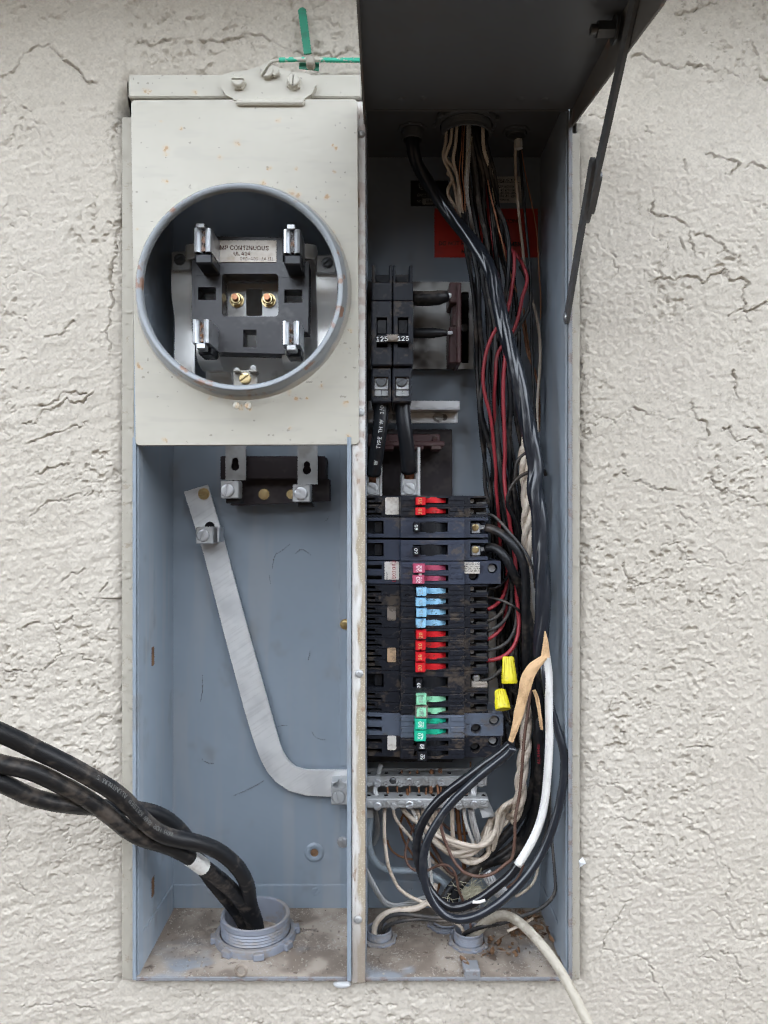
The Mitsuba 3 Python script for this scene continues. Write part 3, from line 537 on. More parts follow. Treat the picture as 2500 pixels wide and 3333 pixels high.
part(LID, 'lip', lid_box(-0.0150, 0.1504, LL - 0.0012, LL, -0.018, 0.0), 'dark_edge')
for x in (868, 916, 1123, 1175):
    q = at('S', x * 1.507, 220 * 1.507, -0.017)
    m = screw_unit('rivet').scale([0.0030, 0.0030, 0.0026]).rotate([180, 0, 0]).translate([q[0], -0.020, ZC + 0.3225 + LS * 0.020])
    part(LID, 'rivet', m, 'lid_paint', smooth=True)
bolt = m3.Manifold.cylinder(0.012, 0.0055, 0.0055, 6) + m3.Manifold.cylinder(0.016, 0.0032, 0.0032, 16) + m3.Manifold.cylinder(0.0015, 0.0085, 0.0085, 24)
part(LID, 'bolt', bolt.rotate([0, -90, 0]).translate([0.1470, -0.130, ZC + 0.3060]), 'dark_steel', 'dark bolt under the lid that holds the stay', smooth=30)
# stay: two flat links that overlap at a catch
def link(a, b, w, th, x):
    a, b = np.array(a), np.array(b); d = b - a; L = np.linalg.norm(d); ang = math.degrees(math.atan2(d[1], d[0]))
    cs = m3.CrossSection([np.array(rrect(-w / 2, -w / 2, L + w / 2, w / 2, w * 0.48))], m3.FillRule.EvenOdd)
    m = m3.Manifold.extrude(cs, th).rotate([0, 0, ang])                                # in (y, z), thick along x
    v = tm(m); v.vertices = np.stack([v.vertices[:, 2] + x, v.vertices[:, 0] + a[0], v.vertices[:, 1] + a[1]], 1)
    return v
ST = thing('lid_stay', 'dark steel two-link stay holding the lid open at the right edge of the box', 'lid stay')
TOPP, MID, BOT = (-0.163, ZC + 0.305), (-0.052, ZC + 0.222), (-0.004, ZC + 0.1555)
part(ST, 'upper_link', link((-0.056, ZC + 0.217), TOPP, 0.0115, 0.0026, 0.1474), 'stay_steel', smooth=30)
part(ST, 'upper_link_flange', link((-0.060, ZC + 0.2245), (-0.160, ZC + 0.3085), 0.0026, 0.0042, 0.1474), 'stay_steel')
part(ST, 'lower_link', link(BOT, (-0.078, ZC + 0.243), 0.0110, 0.0026, 0.1447), 'stay_steel', smooth=30)
part(ST, 'catch', link((-0.074, ZC + 0.2365), (-0.056, ZC + 0.2215), 0.0075, 0.0034, 0.1501), 'stay_steel', smooth=30)
riv = screw_unit('rivet').scale([0.0036, 0.0036, 0.0036])
part(ST, 'pivot', riv.rotate([0, -90, 0]).translate([0.1447, BOT[0], BOT[1]]), 'zinc', 'bright pivot rivet at the foot of the stay', smooth=True)
part(ST, 'pivot', riv.rotate([0, -90, 0]).translate([0.1474, -0.066, ZC + 0.2275]), 'stay_steel', smooth=True)

# labels stuck to the back of the breaker compartment
RL = part(BX, 'warning_label', pbox('N', 555, 755, 1352, 1132, YB - 0.0006, YB, 0.0), 'label_red', 'red warning label half hidden behind the wires')
yt = YB - 0.0007
part(RL, 'lettering', cat([text('DO NOT R', wid('N', 30, yt), at('N', 688, 1024, yt), bold=True), text('MEN', wid('N', 30, yt), at('N', 1180, 1030, yt), bold=True), text('CTIONS', wid('N', 27, yt), at('N', 1140, 850, yt)), text('N', wid('N', 28, yt), at('N', 777, 1086, yt), bold=True)]), 'ink_black')
WL = part(BX, 'torque_label', pbox('N', 985, 508, 1228, 710, YB - 0.0006, YB, 0.0), 'label_white', 'white torque label behind the wires')
part(WL, 'lettering', cat([text('O TORQUE VAL', wid('N', 22, yt), at('N', 1090, 538, yt)), text('PER OR MAIN L', wid('N', 20, yt), at('N', 1092, 586, yt)), text('20 IN-LBS.', wid('N', 17, yt), at('N', 1128, 612, yt)), text('35 IN-LBS.', wid('N', 17, yt), at('N', 1128, 636, yt)),
                           text('50 IN-LBS.', wid('N', 17, yt), at('N', 1128, 659, yt)), text('FORM NO.', wid('N', 11, yt), at('N', 1100, 688, yt)), pbox('N', 995, 555, 1222, 558, yt, YB, 0)]), 'ink_black')
UL = part(BX, 'listing_label', pbox('N', 372, 540, 660, 735, YB - 0.0006, YB, 0.0), 'label_black', 'black listing label behind the cable')
part(UL, 'lettering', cat([text('UL', wid('N', 34, yt), at('N', 462, 580, yt)), plate([circ(*at('N', 462, 580, yt)[[0, 2]], wid('N', 28, yt), 30), circ(*at('N', 462, 580, yt)[[0, 2]], wid('N', 25, yt), 30)[::-1]], yt, YB),
                           text('ENCLO', wid('N', 20, yt), at('N', 470, 652, yt)), text('NO', wid('N', 18, yt), at('N', 438, 700, yt)), pbox('N', 462, 678, 545, 724, yt - 0.0001, YB, 0)]), 'print_grey')
part(UL, 'serial_letters', text('BM', wid('N', 26, yt), at('N', 516, 700, yt - 0.0003), bold=True), 'ink_black')

# green bonding wire over the cap, with its cable-tie tag
GW = thing('bonding_wire', 'thin green wire smeared with cream paint running to the top screw', 'wire')
p = spline([at('M', *q) for q in ((720, 655, -0.012), (742, 590, -0.013), (790, 553, -0.012), (855, 540, -0.010))], 0.0012)
part(GW, 'bare_end', sweep(p, 0.0013, 8), 'cream_paint', smooth=True)
p = spline([at('M', *q) for q in ((850, 541, -0.010), (1000, 535, -0.008), (1130, 536, -0.008), (1350, 541, -0.008), (1580, 541, -0.006))], 0.0015)
part(GW, 'insulation', sweep(p, wid('M', 20, -0.008), 12), 'wire_green', smooth=True)
part(GW, 'bare_tail', sweep(spline([at('M', 800, 680, -0.0145), at('M', 850, 642, -0.014)]), 0.0016, 8), 'cream_paint', smooth=True)
TG = thing('cable_tie', 'green plastic cable-tie tag standing up behind the bonding wire', 'cable tie')
a0, a1 = at('M', 1062, 110, 0.0), at('M', 1112, 490, -0.004)
dvec = a1 - a0; Lt = np.linalg.norm(dvec); wd = wid('M', 37, 0)
bl = m3.Manifold.extrude(m3.CrossSection([np.array([(-wd * math.cos(t), -wd * math.sin(t)) for t in np.linspace(0, math.pi, 14)] + [(wd * 0.93, Lt), (-wd * 0.93, Lt)])[::-1]], m3.FillRule.NonZero), 0.0013)
bl = tm(bl); ex = dvec / Lt; nx = np.cross(ex, [0, 1, 0]); nx /= np.linalg.norm(nx); ny = np.cross(nx, ex)
nx = -nx if nx[0] < 0 else nx
bl.vertices = a0 + bl.vertices[:, :1] * nx + bl.vertices[:, 1:2] * ex + bl.vertices[:, 2:] * np.array([0, 1, 0]) * -1
if bl.volume < 0: bl.invert()
part(TG, 'strap', bl, 'tag_green', smooth=30)
part(TG, 'flag', pplate('M', [[(1035, 560), (1212, 560), (1210, 635), (1130, 625), (1032, 615)]], -0.0035, -0.0025), 'tag_green')
part(TG, 'head', pbox('M', 1092, 490, 1170, 575, -0.0135, -0.004, 0.0014), 'strip_paint', 'cream painted locking head')
# ---------------------------------------------------------------- meter socket behind the ring
MS = thing('meter_socket', 'meter socket of black moulded plastic with four spring jaws inside the round opening', 'meter socket')
yb = 0.030
def HP(l, d): return [tuple(at('H', x, y, d)[[0, 2]]) for x, y in l]
outer = [(458, 640), (635, 645), (637, 470), (1120, 478), (1122, 655), (1312, 655), (1306, 1165), (1142, 1165), (1135, 1326), (628, 1312), (625, 1165), (458, 1160)]
holes = [[(502, 838), (633, 838), (633, 932), (502, 932)], [(1132, 855), (1265, 855), (1265, 952), (1132, 952)], [(833, 1150), (930, 1150), (930, 1278), (833, 1278)], rrect(677, 742, 1090, 1053, 26)]
base = plate([HP(outer, yb)] + [HP(h, yb) for h in holes], yb, yb + 0.020)
for x0, y0, x1, y1 in ((480, 755, 672, 1012), (1092, 770, 1300, 1030)):     # shallow panels in the face
    a, e = at('H', x0, y0, yb), at('H', x1, y1, yb); base = base - cbox(a[0], e[0], yb - 0.001, yb + 0.0005, e[2], a[2], 0)
part(MS, 'base', base, 'socket_plastic', 'black moulded base with square openings')
lab = part(MS, 'rating_label', pbox('H', 636, 497, 1076, 658, yb - 0.0009, yb, 0.0002), 'label_silver', 'stained silver rating label')
yl = yb - 0.0010
part(lab, 'lettering', cat([text('AMP CONTINUOUS', wid('H', 30, yl), at('H', 826, 553, yl), rot=-0.5, bold=True), text('UL 414', wid('H', 26, yl), at('H', 826, 595, yl), bold=True), text('390-401-14 (1)', wid('H', 22, yl), at('H', 930, 634, yl))]), 'ink_brown')
wp = part(MS, 'mounting_plate', pplate('H', [[(718, 815), (1130, 815), (1130, 1120), (718, 1120)], rrect(855, 850, 972, 1050, 14)], yb + 0.026, yb + 0.028), 'dull_zinc')
for x in (788, 1020):
    n = part(MS, 'nut', screw(at('H', x, 938, yb + 0.026), wid('H', 42, yb + 0.016), 10, 'nut', 1.0), 'brass', 'brass nut on a copper stud', smooth=30)
    part(n, 'stud', m3.Manifold.cylinder(0.0118, 0.0030, 0.0026, 20).rotate([90, 0, 0]).translate(list(at('H', x, 936, yb + 0.026))), 'copper', smooth=30)
part(MS, 'insulating_board', pbox('H', 560, 640, 1420, 1560, 0.098, 0.1, 0.0002), 'white_board', 'white board behind the socket')
# side straps: flat bars that step forward half-way down
def strap(c, xs, prof, th, m, name='strap', lbl=None, parent=None):
    """xs: left and right edge in the photo at the first profile point; prof: (photo y, depth) of the front face."""
    p0 = at(c, xs[0], prof[0][0], prof[0][1]); x0, x1 = p0[0], at(c, xs[1], prof[0][0], prof[0][1])[0]
    zy = np.array([[at(c, 0, y, d)[2], d] for y, d in prof]); zy3 = spline(np.c_[zy, zy[:, 0] * 0], 0.002)[:, :2]
    v = [[x, d + k * th, z] for z, d in zy3 for x in (x0, x1) for k in (0, 1)]
    n = len(zy3); f = []
    for i in range(n - 1):
        b, e = 4 * i, 4 * i + 4
        for p, q in ((0, 2), (2, 3), (3, 1), (1, 0)): f.append([b + p, b + q, e + q, e + p])
    f += [[0, 1, 3, 2], [4 * n - 4, 4 * n - 2, 4 * n - 1, 4 * n - 3]]
    f = np.array(f); mesh = trimesh.Trimesh(v, np.vstack([f[:, [0, 1, 2]], f[:, [0, 2, 3]]]), process=False); mesh.fix_normals()
    return part(parent or MS, name, mesh, m, lbl, smooth=35)
strap('H', (308, 458), [(712, 0.046), (860, 0.046), (960, 0.050), (1060, 0.056), (1330, 0.056), (1600, 0.056)], 0.0028, 'bright_strap')
strap('H', (1368, 1520), [(735, 0.046), (880, 0.046), (980, 0.050), (1080, 0.056), (1330, 0.056), (1600, 0.056)], 0.0028, 'bright_strap')
for x0, x1, sx, y0 in ((308, 452, 370, 575), (1362, 1510, 1447, 600)):
    b = part(MS, 'bracket', pbox('H', x0, y0, x1, y0 + 140, 0.0405, 0.0457, 0.0012), 'dull_zinc')
    part(b, 'screw', pscrew('H', sx, y0 + 64, 35, 0.0405, 40, 'hex', 0.8), 'dark_steel', smooth=30)
def bent(ptsxy, w, th): # ribbon seen from above (x, y), w tall along z
    return None
for side, xs in ((-1, (408, 520)), (1, (1250, 1368))):                        # clips from the jaws to the side straps
    a, e = at('H', xs[0], 535, 0.038), at('H', xs[1], 640, 0.038)
    xo, xi = (a[0], e[0]) if side < 0 else (e[0], a[0])
    th = 0.0024 * (1 if xo < xi else -1)
    prof = [(xi, 0.034), (xo + 3 * th, 0.034), (xo + th, 0.0355), (xo, 0.039), (xo, 0.052), (xo + th, 0.052), (xo + th, 0.040), (xo + 2 * th, 0.0375), (xo + 3 * th, 0.0365), (xi, 0.0365)]
    part(MS, 'clip', zprism(prof, e[2], a[2]), 'bright_strap', smooth=30)
strap('H', (492, 655), [(1255, 0.036), (1330, 0.036), (1400, 0.044), (1450, 0.060), (1480, 0.085), (1640, 0.085)], 0.0026, 'bright_strap', 'lower_strap')
strap('H', (1115, 1278), [(1255, 0.036), (1345, 0.036), (1410, 0.044), (1455, 0.060), (1490, 0.085), (1640, 0.085)], 0.0026, 'bright_strap', 'lower_strap')
# spring jaws
for nm, x, y, tab in (('upper left', 533, 492, 1), ('upper right', 1187, 500, 1), ('lower left', 521, 1158, -1), ('lower right', 1180, 1170, -1)):
    yf = -0.004; c0 = at('H', x, y, yf); hh = wid('H', 86, yf); w = wid('H', 65, yf)
    z0, z1 = c0[2] - hh, c0[2] + hh
    def lip(s):
        t = 0.0013; o = lambda k: [(s * (w - k * t)), ]
        P = [(w, yf + 0.0035), (w - 0.0008, yf + 0.0010), (w * 0.62, yf), (w * 0.30, yf + 0.0022), (w * 0.13, yf + 0.0065), (w * 0.20, yf + 0.016), (w * 0.55, yf + 0.030)]
        I = [(w * 0.55 + t, yf + 0.030), (w * 0.20 + t, yf + 0.016), (w * 0.13 + t, yf + 0.0068), (w * 0.38, yf + 0.0034), (w * 0.62, yf + 0.0014), (w - t - 0.0004, yf + 0.0022), (w - t, yf + 0.0035), (w - t, yf + 0.034), (w, yf + 0.034)]
        q = [(c0[0] + s * a, b) for a, b in P + I]
        return zprism(q if s < 0 else q[::-1], z0, z1)
    L, Rr = lip(-1), lip(1)
    L = tm(L); Rr = tm(Rr)
    for g in (L, Rr):
        if g.volume < 0: g.invert()
    J = part(MS, 'jaw', cat([L, Rr]), 'zinc', f'{nm} spring jaw', smooth=35)
    part(J, 'grease', m3.Manifold.hull_points(np.array([[c0[0] + a, yf + b, z] for a, b in ((-w * 0.28, 0.0045), (w * 0.28, 0.0045), (-w * 0.2, 0.02), (w * 0.2, 0.02)) for z in (z0 + 0.0015, z1 - 0.001)])), 'grease', 'burnt grease between the jaw blades')
    tx = (486, 550) if x < 800 else ((1150, 1213) if tab > 0 else (1148, 1216))
    if tab > 0:
        part(J, 'tab', cat([pbox('H', tx[0], y - 122, tx[1], y - 84, yf + 0.004, yf + 0.012, 0.0006)]), 'zinc')
        part(J, 'boot', cbox(c0[0] - w * 0.95, c0[0] + w * 1.0, yf + 0.004, 0.032, z0 - wid('H', 78, 0), z0 - 0.0002, 0.0012), 'clean_black', 'black plastic boot under the jaw')
    else:
        part(J, 'tab', pbox('H', tx[0] + 2, y + 88, tx[1] + 2, y + 130, yf - 0.001, yf + 0.012, 0.0006), 'zinc')
        part(J, 'boot', cbox(c0[0] - w * 0.8, c0[0] + w * 0.9, yf + 0.016, 0.034, z0 - wid('H', 60, 0), z0 - 0.0002, 0.0012), 'clean_black')
GL = thing('ground_lug', 'small grey ground lug with a brass screw at the bottom of the meter opening', 'ground lug')
part(GL, 'bracket', cat([pbox('H', 760, 1445, 936, 1640, 0.030, 0.034, 0.0006), pbox('H', 757, 1440, 810, 1456, 0.022, 0.036, 0.0006), pbox('H', 870, 1440, 932, 1458, 0.022, 0.036, 0.0006)]), 'ring_paint')
part(GL, 'screw', pscrew('H', 848, 1508, 42, 0.030, 38, 'slot', 0.6), 'brass', smooth=30)
for x in (785, 905): part(GL, 'screw', pscrew('H', x, 1432 if x > 800 else 1450, 26, 0.036, 0, 'rivet', 0.8), 'dull_zinc', smooth=True)

# ---------------------------------------------------------------- line terminals under the meter
TB = thing('line_terminal_block', 'brown fibre terminal block with two lugs below the meter cover', 'terminal block')
part(TB, 'insulator', cat([pbox('O', 435, 178, 1380, 385, 0.078, 0.1085, 0.0008), plate([[(lambda q: (q[0], q[2]))(at('O', *q, 0.086)) for q in ((528, 385), (1412, 385), (1415, 580), (560, 622), (528, 622))]], 0.086, 0.1085)]), 'brown_fibre')
for k, (x0, x1, yb_, hx, hy, lx0, lx1, ly0, ly1, sx, sy, an) in enumerate(((480, 663, 394, 567, 250, 437, 600, 400, 558, 500, 486, 82), (1130, 1310, 432, 1213, 283, 1085, 1245, 433, 592, 1160, 514, -42))):
    S = [(x0, -60), (x1, -60), (x1, yb_), (x0, yb_)]
    kh = circ(hx, hy - 30, 29, 16) + []
    st = pplate('O', [S], 0.068, 0.071)
    for c, r in (((hx, hy - 28), 30), ((hx, hy), 30), ((hx, hy + 22), 38)):
        q = at('O', *c, 0.068); st = st - m3.Manifold.cylinder(0.01, wid('O', r, 0.068), wid('O', r, 0.068), 24).rotate([90, 0, 0]).translate([q[0], 0.074, q[2]])
    s = part(TB, 'strap', st, 'dull_zinc', 'zinc strap with a keyhole slot')
    lg = pbox('O', lx0, ly0, lx1, ly1, 0.050, 0.0677, 0.0008)
    q = at('O', (lx0 + lx1) / 2, ly1, 0.060); lg = lg - m3.Manifold.cylinder(0.03, 0.006, 0.006, 28).translate([q[0] + 0.001, 0.060, q[2] - 0.015])
    lg = bore(lg, 'O', sx, sy, 56, 0.050)
    g = part(TB, 'lug', lg, 'dull_zinc', ('left', 'right')[k] + ' cable lug with a slotted screw')
    part(g, 'screw', pscrew('O', sx, sy, 56, 0.050, an, 'slot', 0.5), 'zinc', smooth=30)
    part(g, 'foot', pbox('O', lx0 + 48, ly1 + 3, lx1 + 20, ly1 + 46, 0.058, 0.075, 0.0006), 'clean_black')
part(TB, 'screw', pscrew('O', 828, 522, 40, 0.086, -20, 'hex', 0.7), 'brass', smooth=30)
part(TB, 'screw', pscrew('O', 1072, 522, 34, 0.086, 70, 'hex', 0.7), 'brass', smooth=30)

# ---------------------------------------------------------------- neutral strap, bent from flat bar
NS = thing('neutral_strap', 'long bent aluminium strap running down the back of the meter compartment', 'neutral strap')
nl = [(360, 400), (480, 780), (600, 1250), (720, 1700), (765, 1850), (790, 1920), (815, 1985), (850, 2050), (900, 2110), (980, 2165), (1080, 2193), (1230, 2199), (1500, 2199)]
nr = [(1500, 2043), (1230, 2043), (1080, 2042), (1020, 2025), (975, 1985), (945, 1935), (925, 1885), (890, 1760), (800, 1440), (700, 1080), (600, 700), (500, 358)]
part(NS, 'bar', pplate('G', [nl + nr], 0.100, 0.103), 'aluminium', smooth=20)
part(NS, 'screw', pscrew('G', 478, 412, 28, 0.100, 12, 'hex', 0.8), 'brass', 'brass screw at the head of the strap', smooth=30)
part(NS, 'screw_hole', m3.Manifold.cylinder(0.0006, 0.0046, 0.0046, 20).rotate([90, 0, 0]).translate(list(at('G', 513, 606, 0.100))), 'void_dark')
lg = bore(pbox('G', 430, 608, 532, 708, 0.078, 0.0998, 0.0008), 'G', 474, 657, 34, 0.078)
g = part(NS, 'lug', lg, 'dull_zinc', 'square cable lug on the upper end of the strap')
part(g, 'screw', pscrew('G', 474, 657, 34, 0.078, 68, 'slot', 0.45), 'zinc', smooth=30)
part(g, 'side_plate', pbox('G', 556, 612, 568, 698, 0.080, 0.0998, 0.0003), 'zinc')
lg = bore(pbox('F', 1490, 478, 1590, 582, 0.082, 0.0998, 0.0010), 'F', 1524, 545, 27, 0.082)
q = at('F', 1528, 492, 0.082); lg = lg - m3.Manifold.cylinder(0.02, 0.0042, 0.0042, 20).rotate([90, 0, 0]).scale([1.5, 1, 0.7]).translate([q[0], 0.09, q[2] - ZC * 0 + 0.3 * 0])
g = part(NS, 'lug', lg, 'dull_zinc', 'cable lug on the lower end beside the divider')
part(g, 'screw', pscrew('F', 1524, 545, 27, 0.082, 105, 'slot', 0.5), 'dull_zinc', smooth=30)

# ---------------------------------------------------------------- conduit bushings on the floor and under the top
def bushing(label, c, x, y, d, ro, rn, hgt, m='hub_grey', dusty='hub_grey', down=False, lugs=8, z=None):
    q = at(c, x, y, d); z = ZC + ZB if z is None else z; s = -1 if down else 1
    B = thing('conduit_bushing', label, 'conduit bushing')
    k = ro / 0.030
    prof = [(rn, 0), (rn, 0.0050 * k), (rn - 0.001, 0.0066 * k), (ro + 0.001, 0.0066 * k), (ro + 0.001, 0.001)]
    nut = lathe(prof, 48)
    ears = []
    for i in range(lugs):
        a = 2 * math.pi * (i + 0.3) / lugs
        ears.append(tm(cbox(rn - 0.004 * k, rn + 0.0035 * k, -0.0045 * k, 0.0045 * k, 0.0002, 0.0058 * k, 0.0006)).apply_transform(trimesh.transformations.rotation_matrix(a, [0, 0, 1])))
    nut = cat([nut] + ears)
    n = 5; th = []
    for i in range(n): th += [(ro - 0.0010 * k, 0.0058 * k + (hgt - 0.009 * k) * (i + 0.0) / n), (ro, 0.0058 * k + (hgt - 0.009 * k) * (i + 0.45) / n)]
    th = [(ro - 0.001 * k, 0)] + th + [(ro, hgt - 0.0028 * k), (ro, hgt - 0.0006), (ro - 0.0012 * k, hgt), (ro - 0.0030 * k, hgt - 0.0008), (ro - 0.0036 * k, hgt - 0.003 * k), (ro - 0.0036 * k, -0.02)]
    body = lathe(th, 64)
    inside = trimesh.creation.cylinder(ro - 0.0034 * k, 0.0006, sections=40); inside.apply_translation([0, 0, -0.012])
    for g in (nut, body, inside):
        if down: g.apply_transform(trimesh.transformations.rotation_matrix(math.pi, [1, 0, 0]))
        g.apply_translation([q[0], d, z])
    part(B, 'locknut', nut, dusty, smooth=35); part(B, 'threaded_ring', body, m, smooth=35)
    if not down: pass
    return B
bushing('large threaded conduit bushing in the floor of the meter compartment', 'F', 1150, 1174, 0.060, 0.0300, 0.0352, 0.0215)
bushing('small conduit bushing at the left of the breaker compartment floor', 'E', 185, 1450, 0.057, 0.0112, 0.0150, 0.0095)
bushing('conduit bushing in the middle of the breaker compartment floor', 'E', 830, 1480, 0.0505, 0.0128, 0.0165, 0.0120)
bushing('low grey bushing at the back of the breaker compartment floor', 'E', 670, 1360, 0.080, 0.0125, 0.0165, 0.0050)
bushing('wide conduit bushing under the top of the breaker compartment', 'N', 800, 70, 0.042, 0.0216, 0.0262, 0.0140, 'lid_paint', 'lid_paint', True, z=ZC + ZT)
bushing('left small conduit bushing under the top of the breaker compartment', 'N', 385, 150, 0.055, 0.0090, 0.0120, 0.0110, 'lid_paint', 'lid_paint', True, z=ZC + ZT)
bushing('right small conduit bushing under the top of the breaker compartment', 'N', 1185, 200, 0.060, 0.0085, 0.0115, 0.0045, 'lid_paint', 'lid_paint', True, z=ZC + ZT)

# ---------------------------------------------------------------- the three service cables that come out of the large bushing
def cable(name, label, catg, spec, wpx, m, group=None, sides=14, step=0.003, **kw):
    p = spline(pts(spec), step); 
    r = wpx if wpx < 0.1 else 0
    return single(name, label, catg, sweep(p, r, sides, **kw), m, group, smooth=True), p
# (photo x, photo y, depth)
c1 = ('F', [(-700, 60, -0.20), (-420, 110, -0.165), (-160, 195, -0.135), (0, 255, -0.118), (150, 325, -0.100), (300, 398, -0.085), (430, 470, -0.070), (545, 545, -0.056), (640, 645, -0.042), (730, 712, -0.030), (860, 745, -0.015), (985, 790, 0.004), (1075, 870, 0.022), (1115, 955, 0.038), (1128, 1040, 0.050), (1152, 1110, 0.058), (1160, 1180, 0.060), (1165, 1240, 0.060)])
c2 = ('F', [(-700, 300, -0.20), (-420, 310, -0.165), (-160, 350, -0.130), (0, 395, -0.112), (130, 425, -0.098), (260, 482, -0.083), (400, 560, -0.064), (520, 650, -0.048), (620, 722, -0.034), (740, 762, -0.018), (840, 808, -0.003), (915, 860, 0.010), (1000, 925, 0.026), (1075, 1000, 0.042), (1125, 1080, 0.054), (1150, 1150, 0.062), (1160, 1220, 0.064)])
c3 = ('F', [(-700, 250, -0.20), (-420, 350, -0.16), (-160, 430, -0.125), (0, 480, -0.108), (120, 535, -0.092), (250, 572, -0.076), (380, 588, -0.058), (500, 592, -0.036), (610, 598, -0.018), (700, 618, -0.004), (780, 665, 0.010), (850, 745, 0.024), (905, 850, 0.040), (965, 935, 0.052), (1030, 1015, 0.062), (1085, 1090, 0.068), (1105, 1150, 0.070), (1110, 1230, 0.070)])
SC = 'service cables drawn out of the large bushing'
k3, p3 = cable('service_cable', 'lowest of the three thick black service cables, passing behind the other two', 'power cable', c3, 0.0060, 'wire_black', SC, wob=0.05)
k2, p2 = cable('service_cable', 'middle thick black service cable with a band of white tape', 'power cable', c2, 0.0062, 'wire_black', SC, wob=0.05)
k1, p1 = cable('service_cable', 'topmost thick black service cable with faded lettering along it', 'power cable', c1, 0.0064, 'wire_black', SC, wob=0.05)
i0 = np.argmin(np.linalg.norm(p2 - at('F', 862, 822, 0), axis=1)); i1 = np.argmin(np.linalg.norm(p2 - at('F', 928, 868, 0.012), axis=1))
pt = spline(p2[i0:i1 + 1:2], 0.0009)
part(k2, 'tape_band', sweep(pt, 0.0066 + 0.00025 * np.sin(np.arange(len(pt)) * 2.2), 20, wob=0.06), 'wire_clean_white', 'white tape band', smooth=40)
part(k1, 'printing', cat([text_along('W RHH OR RHW KAISER ALUMINUM S', p1[::-1], np.linalg.norm(np.diff(p1[::-1], axis=0), axis=1).sum() * 0.40, 0.0032, (0.25, -0.75, 0.62), 0.0066, reverse=False)]), 'print_faint', 'faded white lettering')
# ---------------------------------------------------------------- breaker compartment: bus plates and the main breaker
BP_ = thing('bus_assembly', 'bus assembly of dark fibre sheet, steel bars and brackets that carries the breakers', 'bus assembly')
part(BP_, 'galvanised_plate', pplate('C', [[(95, 368), (866, 370), (866, 997), (95, 997)], rrect(776, 442, 832, 955, 10)], 0.098, 0.1), 'sooty_plate', 'sooty galvanised plate behind the main breaker')
part(BP_, 'plate_slot', pbox('C', 770, 438, 838, 960, 0.1005, 0.109, 0), 'void_dark')
part(BP_, 'screw', pscrew('C', 800, 700, 24, 0.099, 30, 'hex', 0.8), 'dark_steel', smooth=30)
part(BP_, 'bracket', cat([pbox('C', 692, 372, 776, 520, 0.062, 0.098, 0.001), pbox('C', 715, 520, 776, 690, 0.068, 0.098, 0.001), pbox('C', 690, 690, 776, 955, 0.066, 0.098, 0.001), pbox('C', 745, 372, 778, 955, 0.058, 0.098, 0.001)]), 'maroon_plastic', 'sooty brown moulded bracket that takes the jumper cables')
ra = at('C', 240, 1228, 0.072); rb = at('C', 766, 1282, 0.072); rc = at('C', 752, 1390, 0.090)
rail = cat([cbox(-0.0147, rb[0], 0.070, 0.0714, rb[2], ra[2], 0.0004), cbox(-0.0147, rb[0], 0.070, 0.088, rb[2] - 0.0014, rb[2], 0.0003), cbox(-0.0147, rc[0], 0.0868, 0.0882, rc[2], rb[2] - 0.0014, 0.0004), cbox(-0.0147, rb[0], 0.0714, 0.080, ra[2] - 0.0014, ra[2] - 0.0001, 0.0003)])
RLb = part(BP_, 'rail', rail, 'zinc', 'zinc Z-shaped mounting rail with two screws')
for x, a in ((612, -15), (248, 50)):
    part(RLb, 'slot', pplate('C', [rrect(x - 40, 1322, x + 66, 1368, 22)], 0.0864, 0.0868), 'dark_steel')
    part(RLb, 'screw', pscrew('C', x, 1346, 30, 0.0866, a, 'hex', 0.8), 'dull_zinc', smooth=30)
part(BP_, 'fibre_sheet', pbox('C', 95, 1432, 711, 1960, 0.100, 0.102, 0.0002), 'brown_fibre')
a = at('C', 220, 1460, 0.070); e = at('C', 655, 1580, 0.070); m = at('C', 600, 1520, 0.070)
blk = cat([cbox(-0.0147, e[0] - 0.003, 0.078, 0.099, m[2], a[2], 0.0008), cbox(-0.0147, e[0], 0.066, 0.099, m[2] - 0.0045, m[2], 0.0008)] +
          [cbox(at('C', x0, 0, 0.07)[0], at('C', x1, 0, 0.07)[0], 0.066, 0.090, e[2], m[2] - 0.004, 0.0006) for x0, x1 in ((215, 290), (420, 505), (560, 632))] + [m3.Manifold.hull_points(np.array([[at('C', x, 0, 0.07)[0], y, z] for x in (575, 606) for y, z in ((0.0775, a[2] - 0.002), (0.0775, m[2]), (0.067, m[2]))]))])
part(BP_, 'insulator', blk, 'maroon_plastic', 'maroon moulded insulator bar')
for x0, x1 in ((188, 208), (460, 483)):
    part(BP_, 'bus_bar', pbox('C', x0, 1560, x1, 2000, 0.062, 0.098, 0.0005), 'aluminium')
for k, (x0, x1, y0, y1, sx, sy, an) in enumerate(((60, 186, 1772, 1910, 135, 1858, -35), (345, 460, 1745, 1910, 402, 1858, -38))):
    lg = pbox('C', x0, y0, x1, y1, 0.048, 0.075, 0.0010); q = at('C', (x0 + x1) / 2, y0, 0.060)
    lg = lg - m3.Manifold.cylinder(0.02, 0.0052, 0.0052, 24).translate([q[0], 0.0605, q[2] - 0.008]) - cbox(q[0] - 0.0052, q[0] + 0.0052, 0.04, 0.0605, q[2] - 0.006, q[2] + 0.01, 0)
    lg = bore(lg, 'C', sx, sy, 42, 0.048)
    g = part(BP_, 'lug', lg, 'dull_zinc', ('left', 'right')[k] + ' dull lug under a main cable')
    part(g, 'screw', pscrew('C', sx, sy, 42, 0.048, an, 'slot', 0.5), 'dull_zinc', smooth=30)
part(BP_, 'base_tray', pbox('J', -60, 1180, 1010, 1330, 0.078, 0.098, 0.0008), 'clean_black')
part(BP_, 'side_tray', wbox(at('S', 1590, 0, 0.09)[0], at('S', 1640, 0, 0.09)[0], 0.0905, 0.0915, at('S', 0, 2440, 0.09)[2] - ZC, at('S', 0, 1990, 0.09)[2] - ZC, 0.0004), 'zinc')

